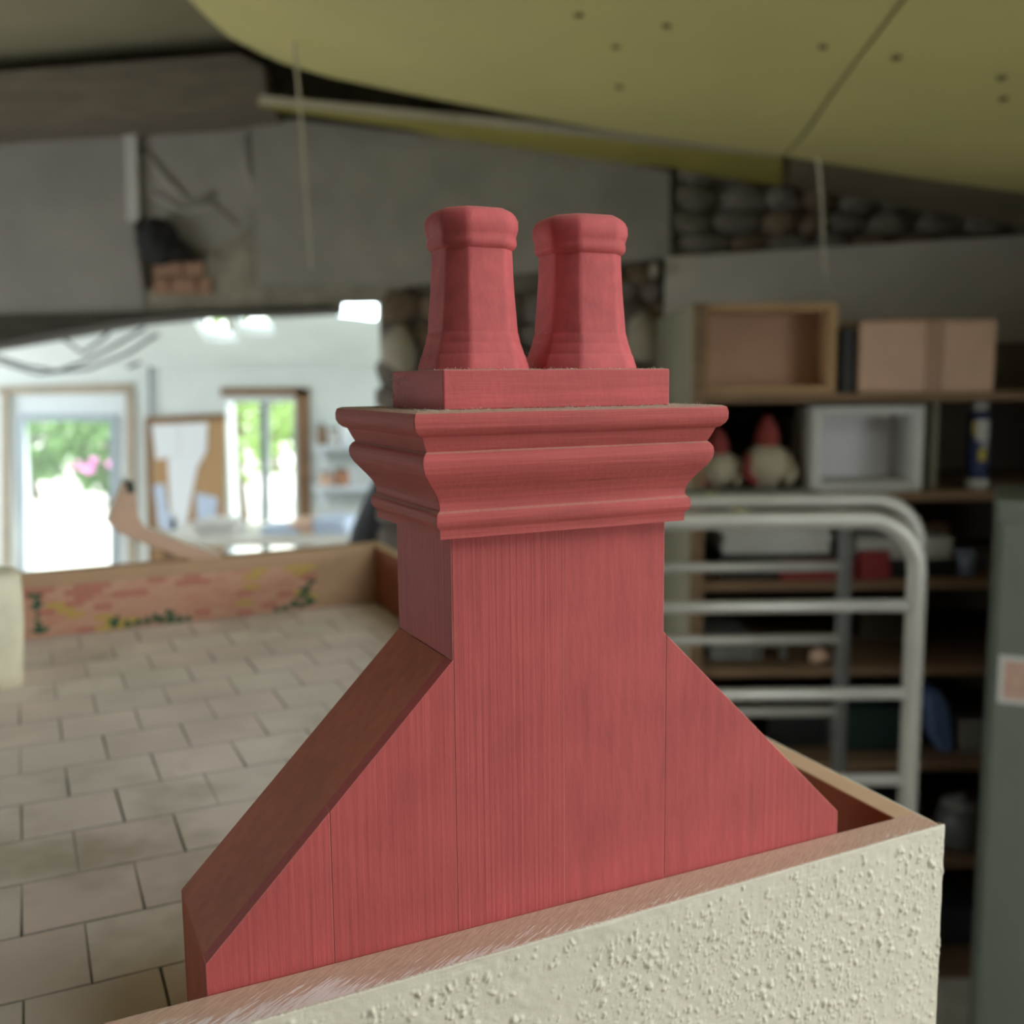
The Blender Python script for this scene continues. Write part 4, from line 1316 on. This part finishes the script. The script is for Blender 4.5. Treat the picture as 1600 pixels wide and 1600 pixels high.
obj('body', bm, mat('cream_block', rgb(244, 238, 212), 0.7, 0.08, 30), blk, keep=True, smooth=True)
obj('base_skirt', add_box(nb(), (-0.08, -0.026, 0), (0.047, 0.036, 0.002)), mat('cream_block', rgb(244, 238, 212)), blk, keep=True)

# wooden bracket lying across the back wall
WB = np.array([0, 1.102, 0])


def hp(x, y, yd):
    """point of the depth plane yd (mm, house axes) under a pixel, world"""
    d = R @ np.array([(x - 800) / 1600.0, -(y - 800) / 1600.0, -1.0])
    p = d * ((0.40955637 + yd / 1000) / d[1])
    return Vector(np.array([0, 0, 2.0]) + RZ @ p)


br = thing('wooden_bracket', 'loose angled wooden bracket propped on the brick parapet', 'bracket', tuple(hp(345, 884, 1096)), HA)
bm = nb()
pts = [(168, 816), (178, 786), (193, 752), (206, 750), (213, 772), (216, 806), (226, 824), (346, 868), (349, 880), (340, 887), (322, 884), (216, 846), (184, 832)]
add_hex(bm, [hp(x, y, 1090) for x, y in pts], [hp(x, y, 1090) + Vector((RZ @ np.array([0, 0.034, 0]))) for x, y in pts])
bmesh.ops.recalc_face_normals(bm, faces=bm.faces[:])
for f in bm.faces:
    f.material_index = 1 if f.normal.z > 0.3 else 0  # upward faces paler: light from the far windows put into the colour
obj('arm', bm, [mat('pinkish_timber', rgb(204, 170, 148), 0.7, 0.08, 30), mat('lit_top_edge', rgb(234, 232, 220), 0.6)], br, bevel=0.0015)
bm = nb()
pts = [(194, 752), (207, 751), (212, 768), (200, 772)]
add_hex(bm, [hp(x, y, 1089.3) for x, y in pts], [hp(x, y, 1089.9) for x, y in pts])
obj('dark_end', bm, mat('dark_patch', rgb(70, 72, 66), 0.7), br)

# ------------------------------------------------------------------ red model chimney
CZ = -254.0


def redpaint(name, grain=(1, 1, 0.02), scale=420, strength=0.55, dust=0.0, tint=(178, 82, 80)):
    if name in MATS:
        return MATS[name]
    m = bpy.data.materials.new(name)
    m.use_nodes = True
    nt = m.node_tree
    bs = nt.nodes['Principled BSDF']
    bs.inputs['Roughness'].default_value = 0.68
    bs.inputs['Specular IOR Level'].default_value = 0.25
    tc = nt.nodes.new('ShaderNodeTexCoord')
    mp = nt.nodes.new('ShaderNodeMapping'); mp.inputs['Scale'].default_value = grain
    nt.links.new(tc.outputs['Object'], mp.inputs[0])
    g = nt.nodes.new('ShaderNodeTexNoise'); g.inputs['Scale'].default_value = scale; g.inputs['Detail'].default_value = 4
    nt.links.new(mp.outputs[0], g.inputs['Vector'])
    c = nt.nodes.new('ShaderNodeTexNoise'); c.inputs['Scale'].default_value = 26; c.inputs['Detail'].default_value = 4
    nt.links.new(tc.outputs['Object'], c.inputs['Vector'])
    fi = nt.nodes.new('ShaderNodeTexNoise'); fi.inputs['Scale'].default_value = 330; fi.inputs['Detail'].default_value = 3
    mp2 = nt.nodes.new('ShaderNodeMapping'); mp2.inputs['Scale'].default_value = (1, 1, 0.45); mp2.inputs['Rotation'].default_value = (0, 0.6, 0)
    nt.links.new(tc.outputs['Object'], mp2.inputs[0]); nt.links.new(mp2.outputs[0], fi.inputs['Vector'])
    a = nt.nodes.new('ShaderNodeMath'); a.operation = 'MULTIPLY_ADD'; a.inputs[1].default_value = 0.5
    nt.links.new(g.outputs['Fac'], a.inputs[0])
    cs = nt.nodes.new('ShaderNodeMath'); cs.operation = 'MULTIPLY'; cs.inputs[1].default_value = 0.5
    nt.links.new(c.outputs['Fac'], cs.inputs[0]); nt.links.new(cs.outputs[0], a.inputs[2])
    r = nt.nodes.new('ShaderNodeValToRGB')
    r.color_ramp.elements[0].position = 0.33; r.color_ramp.elements[1].position = 0.67
    r.color_ramp.elements[0].color = rgb(*[int(v * 0.91) for v in tint]); r.color_ramp.elements[1].color = rgb(*[min(255, int(v * 1.06)) for v in tint])
    nt.links.new(a.outputs[0], r.inputs[0])
    last = r.outputs[0]
    if dust > 0:
        geo = nt.nodes.new('ShaderNodeNewGeometry')
        sp = nt.nodes.new('ShaderNodeSeparateXYZ'); nt.links.new(geo.outputs['True Normal'], sp.inputs[0])
        mr = nt.nodes.new('ShaderNodeMapRange'); mr.inputs['From Min'].default_value = 0.62; mr.inputs['From Max'].default_value = 1.0; mr.inputs['To Max'].default_value = dust
        nt.links.new(sp.outputs['Z'], mr.inputs['Value'])
        dn = nt.nodes.new('ShaderNodeTexNoise'); dn.inputs['Scale'].default_value = 500; dn.inputs['Detail'].default_value = 2
        nt.links.new(tc.outputs['Object'], dn.inputs['Vector'])
        ml = nt.nodes.new('ShaderNodeMath'); ml.operation = 'MULTIPLY'; ml.use_clamp = True
        ds = nt.nodes.new('ShaderNodeMath'); ds.operation = 'MULTIPLY_ADD'; ds.inputs[1].default_value = 1.6; ds.inputs[2].default_value = 0.2
        nt.links.new(dn.outputs['Fac'], ds.inputs[0])
        nt.links.new(mr.outputs[0], ml.inputs[0]); nt.links.new(ds.outputs[0], ml.inputs[1])
        mc = nt.nodes.new('ShaderNodeMix'); mc.data_type = 'RGBA'
        nt.links.new(ml.outputs[0], mc.inputs[0]); nt.links.new(last, mc.inputs[6]); mc.inputs[7].default_value = rgb(176, 158, 138)
        last = mc.outputs[2]
    nt.links.new(last, bs.inputs['Base Color'])
    b1 = nt.nodes.new('ShaderNodeBump'); b1.inputs['Strength'].default_value = strength; b1.inputs['Distance'].default_value = 0.0006
    nt.links.new(g.outputs['Fac'], b1.inputs['Height'])
    b2 = nt.nodes.new('ShaderNodeBump'); b2.inputs['Strength'].default_value = 0.35; b2.inputs['Distance'].default_value = 0.0006
    nt.links.new(fi.outputs['Fac'], b2.inputs['Height']); nt.links.new(b1.outputs[0], b2.inputs['Normal'])
    nt.links.new(b2.outputs[0], bs.inputs['Normal'])
    MATS[name] = m
    return m


RP = redpaint('red_paint_grained')
RP2 = redpaint('red_paint_rough_plank', (1, 1, 0.10), 230, 0.5, tint=(179, 83, 82))
RP3 = redpaint('red_paint_fine_plank', (1, 1, 0.012), 560, 0.7, tint=(177, 82, 81))
RW = redpaint('worn_paint_edge', (1, 1, 0.1), 300, 0.3, tint=(204, 116, 110))
RH = redpaint('red_paint_moulding', (0.03, 0.25, 1), 420, 0.85, dust=0.85, tint=(184, 86, 84))
RS = redpaint('red_paint_board', (1, 1, 0.3), 160, 0.12, dust=0.45, tint=(186, 96, 68))
RPOT = redpaint('red_paint_pot', (1, 1, 1), 130, 0.12, dust=0.35, tint=(196, 93, 95))

chim = thing('model_chimney', 'red painted wooden model chimney with stepped moulding and twin octagonal pots', 'model chimney', tuple(P0 + np.array([0, 0, CZ / 1000])), HA)
K = lambda x, y, z: L(x, y, z, CZ)
Wk = 111.5
TOPZ = 30.0
# outline of the front: lower box, 45 degree shoulders, stack
outl = [(-111.5, CZ), (227.5, CZ), (227.5, -153), (Wk, -38), (Wk, TOPZ), (0, TOPZ), (0, -38), (-111.5, -152)]


def clip_x(poly, xa, xb):
    def cut(p, x, keep_right):
        out = []
        for i in range(len(p)):
            a, b = p[i], p[(i + 1) % len(p)]
            ia = (a[0] >= x) if keep_right else (a[0] <= x)
            ib = (b[0] >= x) if keep_right else (b[0] <= x)
            if ia:
                out.append(a)
            if ia != ib:
                t = (x - a[0]) / (b[0] - a[0]); out.append((x, a[1] + t * (b[1] - a[1])))
        return out
    return cut(cut(poly, xa, True), xb, False)


seams = [-111.5, -57.5, 0.45, 56.3, 113.2, 170.3, 227.5]
pm = [RP, RP, RP3, RP2, RP2, RP]
for i in range(6):
    poly = clip_x(outl, seams[i] + (0.07 if i else 0), seams[i + 1] - (0.07 if i < 5 else 0))
    cl_ = []
    for p in poly:
        if not cl_ or abs(p[0] - cl_[-1][0]) + abs(p[1] - cl_[-1][1]) > 1e-6:
            cl_.append(p)
    if abs(cl_[0][0] - cl_[-1][0]) + abs(cl_[0][1] - cl_[-1][1]) < 1e-6:
        cl_.pop()
    dy = [0.15, 0.0, -0.1, 0.1, 0.0, 0.12][i]
    bm = nb()
    add_hex(bm, [K(x, dy, z) for x, z in cl_], [K(x, 8, z) for x, z in cl_])
    o = obj('plank', bm, [pm[i], RW], chim, keep=True, bevel=0.00035, seg=2)
    o.modifiers['bevel'].material = 1
# side and shoulder boards behind the front planks
DB = 71.8


def board(name, a, b, th, m, y0=8.15, y1=DB):
    """board whose outer edge runs a->b in the front outline, thickness inwards (to the left of a->b reversed)"""
    (xa, za), (xb, zb) = a, b
    dx, dz = xb - xa, zb - za
    ln = math.hypot(dx, dz)
    nx_, nz2 = -dz / ln * th, dx / ln * th
    q = [(xa, za), (xb, zb), (xb + nx_, zb + nz2), (xa + nx_, za + nz2)]
    bm = nb(); add_hex(bm, [K(x, y0, z) for x, z in q], [K(x, y1, z) for x, z in q])
    return obj(name, bm, m, chim, keep=True, bevel=0.0004)


i_ = 0.25
board('side_board', (227.5 - i_, CZ), (227.5 - i_, -153.2), 7, RS)
board('shoulder_board', (227.5 - i_, -153.0), (Wk - i_ + .1, -38.2), 7, RS)
board('side_board', (Wk - i_, -38), (Wk - i_, TOPZ), 7, RP)
board('side_board', (i_, TOPZ), (i_, -38.6), 7, RP)
board('shoulder_board', (i_, -38.6), (-111.5 + i_, -152.6), 7, RS)
board('side_board', (-111.5 + i_, -152.6), (-111.5 + i_, CZ), 7, RS)
bm = nb()
inn = [(-104, CZ), (220, CZ), (220, -156), (Wk - 7.5, -42), (Wk - 7.5, TOPZ), (7.5, TOPZ), (7.5, -42), (-104, -156)]
add_hex(bm, [K(x, 64, z) for x, z in inn], [K(x, DB - .2, z) for x, z in inn])
obj('back_board', bm, RS, chim, keep=True)

# moulding: profile (overhang, height) swept on four mitred lengths
prof = [(-6.0, 72.2), (18.8, 72.4), (20.6, 71.6), (21.2, 69.4), (21.1, 66.2), (20.2, 64.2), (18.6, 62.6), (17.0, 61.9), (16.6, 61.0), (15.2, 57.6), (14.2, 55.6),
        (15.2, 54.8), (16.3, 53.0), (16.6, 50.6), (16.2, 48.0), (15.0, 45.4), (12.8, 42.4), (10.4, 39.2), (8.4, 36.2), (7.3, 33.6), (6.8, 30.8),
        (7.3, 29.6), (8.4, 28.6), (8.9, 26.8), (8.9, 24.6), (8.3, 22.8), (7.2, 21.8), (6.8, 21.0), (6.7, 17.4), (-6.0, 17.4)]
SXL = 1.10     # the left return overhangs a little more


def corner(k, e):
    ex = e * SXL if e > 0 and k in (0, 3) else e * (0.98 if e > 0 else 1)
    return {0: (-ex, -e), 1: (Wk + ex, -e), 2: (Wk + ex, DB + e), 3: (-ex, DB + e)}[k]


for (ka, kb) in ((0, 1), (1, 2), (2, 3), (3, 0)):
    bm = nb()
    ra_, rb_ = [], []
    nseg = 40
    rows_ = []
    for s in range(nseg + 1):
        f = s / nseg
        rowv = []
        for (e, z) in prof:
            p = Vector(corner(ka, e)).lerp(Vector(corner(kb, e)), f)
            d = (Vector(corner(kb, e)) - Vector(corner(ka, e))).normalized()
            if s == 0:
                p = p + d * 0.12
            if s == nseg:
                p = p - d * 0.12
            wob = 0.10 * noise.noise(Vector((p.x * .04, p.y * .04, z * .2))) if e > 0 else 0
            nrm = Vector((d.y, -d.x))
            p = p + nrm * wob
            rowv.append(bm.verts.new(K(p.x, p.y, z + (0.15 * noise.noise(Vector((p.x * .03, p.y * .03, 5))) if e > 0 else 0))))
        rows_.append(rowv)
    n = len(prof)
    for s in range(nseg):
        for k in range(n):
            f = bm.faces.new((rows_[s][k], rows_[s + 1][k], rows_[s + 1][(k + 1) % n], rows_[s][(k + 1) % n]))
            f.smooth = True
    bm.faces.new(rows_[0]); bm.faces.new(rows_[-1][::-1])
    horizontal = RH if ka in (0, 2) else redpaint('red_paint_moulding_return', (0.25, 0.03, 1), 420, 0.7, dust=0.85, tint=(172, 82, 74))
    o = obj('moulding', bm, horizontal, chim, keep=True)
    # keep the crisp arrises
    for p in o.data.polygons:
        p.use_smooth = len(p.vertices) == 4
    if hasattr(o.data, 'set_sharp_from_angle'):
        o.data.set_sharp_from_angle(angle=math.radians(42))
bm = nb(); add_box(bm, K(5.6, 5.6, 24), K(Wk - 5.6, DB - 5.6, 72.0)); obj('cap_core', bm, RS, chim, keep=True)
bm = nb()
nxp = 40
add_box(bm, K(-3.0, -2.2, 72.25), K(112.0, 64.0, 89.5))
plinth = obj('plinth', bm, redpaint('red_paint_plinth', (0.05, 0.05, 1), 300, 0.55, dust=0.9, tint=(188, 88, 88)), chim, keep=True, bevel=0.0007)

# pots: chamfered-square section
pot_prof = [(24.6, 0.0), (24.4, 1.2), (22.9, 6.6), (22.4, 7.2), (22.3, 7.8), (21.1, 11.8), (20.8, 12.3), (20.75, 12.9), (20.0, 16.6), (19.75, 17.0), (19.7, 17.6), (18.9, 26),
            (18.2, 35), (17.7, 44), (17.4, 53.6), (17.5, 54.4), (18.6, 55.2), (19.4, 56.6), (19.5, 58.4), (19.2, 60.2), (19.6, 61.4), (20.3, 64.0), (20.2, 67.2), (19.2, 69.6), (17.6, 71.4), (16.0, 72.4), (13.0, 72.8), (11.5, 72.4), (10.5, 60.0)]


def pot(cx, cy, s, rz):
    bm = nb()
    rings = []
    for (a, z) in pot_prof:
        a *= s
        c = a * 0.50 if z < 20 else a * 0.475
        h = a - c
        sec = [(-h, -a), (h, -a), (a, -h), (a, h), (h, a), (-h, a), (-a, h), (-a, -h)]
        # soften the eight arrises
        pts = []
        rr_ = 0.09 if z < 54 else 0.13
        for i in range(8):
            p0, p1, p2 = Vector(sec[i - 1]), Vector(sec[i]), Vector(sec[(i + 1) % 8])
            A, B = p1.lerp(p0, rr_), p1.lerp(p2, rr_)
            pts += [A, (A * 0.25 + p1 * 0.5 + B * 0.25), B]
        ring = []
        for p in pts:
            q = Matrix.Rotation(rz, 2) @ p
            q = q * (1 + 0.006 * noise.noise(Vector((q.x * .1, q.y * .1, z * .08 + cx))))
            ring.append(bm.verts.new(K(cx + q.x, cy + q.y, 89.5 + z)))
        rings.append(ring)
    n = 24
    for i in range(len(rings) - 1):
        for k in range(n):
            bm.faces.new((rings[i][k], rings[i][(k + 1) % n], rings[i + 1][(k + 1) % n], rings[i + 1][k]))
    bm.faces.new(rings[0][::-1]); bm.faces.new(rings[-1])
    o = obj('chimney_pot', bm, RPOT, chim, keep=True, smooth=True)
    if hasattr(o.data, 'set_sharp_from_angle'):
        o.data.set_sharp_from_angle(angle=math.radians(38))
    return o


pot(27.6, 36, 0.97, math.radians(0.5))
pot(85.0, 36, 1.03, math.radians(-1.5))

# fuzzy dust: short fibres along ledges and on the shaded sides of the pots
M_fuzz = mat('dust_fibre', rgb(206, 194, 176), 0.95)
bm = nb()
rd = random.Random(31)


def fibre(p, ln, up=0.6):
    d = Vector((rd.gauss(0, 1), rd.gauss(0, 1), abs(rd.gauss(0, up)))).normalized() * ln
    b = Vector((rd.gauss(0, 1), rd.gauss(0, 1), rd.gauss(0, .3))) * ln * 0.35
    wv = Vector((rd.gauss(0, 1), rd.gauss(0, 1), rd.gauss(0, 1))).normalized() * 0.07
    pts = [p, p + d * 0.5 + b, p + d]
    vs_ = []
    for q in pts:
        vs_.append((bm.verts.new(K(*(q - wv))), bm.verts.new(K(*(q + wv)))))
    for i in range(2):
        bm.faces.new((vs_[i][0], vs_[i][1], vs_[i + 1][1], vs_[i + 1][0]))


for k in range(1500):           # cornice ledge
    if rd.random() < 0.6:
        x, y = rd.uniform(-18, 128), rd.uniform(-16, -3)
    else:
        x, y = rd.choice((rd.uniform(-19, -4), rd.uniform(113, 128))), rd.uniform(-15, 80)
    fibre(Vector((x, y, 72.4)), rd.uniform(0.5, 1.6), 0.5)
for k in range(900):            # plinth top around the pots
    x, y = rd.uniform(-3, 112), rd.choice((rd.uniform(-2, 12), rd.uniform(-2, 62)))
    fibre(Vector((x, y, 89.5)), rd.uniform(0.5, 1.4), 0.5)
for k in range(120):            # tuft at the plinth's back left corner
    fibre(Vector((-3 - rd.uniform(0, 2), rd.uniform(40, 64), 73 + rd.uniform(0, 14))), rd.uniform(1, 3), 0.5)
for (cx, s) in ((27.6, .97), (85.0, 1.03)):
    for k in range(170):
        i = rd.randrange(len(pot_prof) - 6)
        a, z = pot_prof[i]
        a *= s
        side_ = rd.random()
        if side_ < 0.6:
            p = Vector((cx - a, 36 + rd.uniform(-.45, .5) * a, 89.5 + z + rd.uniform(-1, 2)))
        else:
            p = Vector((cx + a * rd.uniform(-.6, .6), 36 - a * 0.3, 89.5 + 72))
        fibre(p, rd.uniform(0.4, 1.5), 0.6)
for k in range(14):
    fibre(Vector((27.6 + 18 + rd.uniform(-1, 2), 36 - rd.uniform(-4, 8), 159 + rd.uniform(-3, 1))), rd.uniform(2, 4.5), 0.4)
dust = obj('dust', bm, M_fuzz, chim, keep=True)
dust['kind'] = 'stuff'
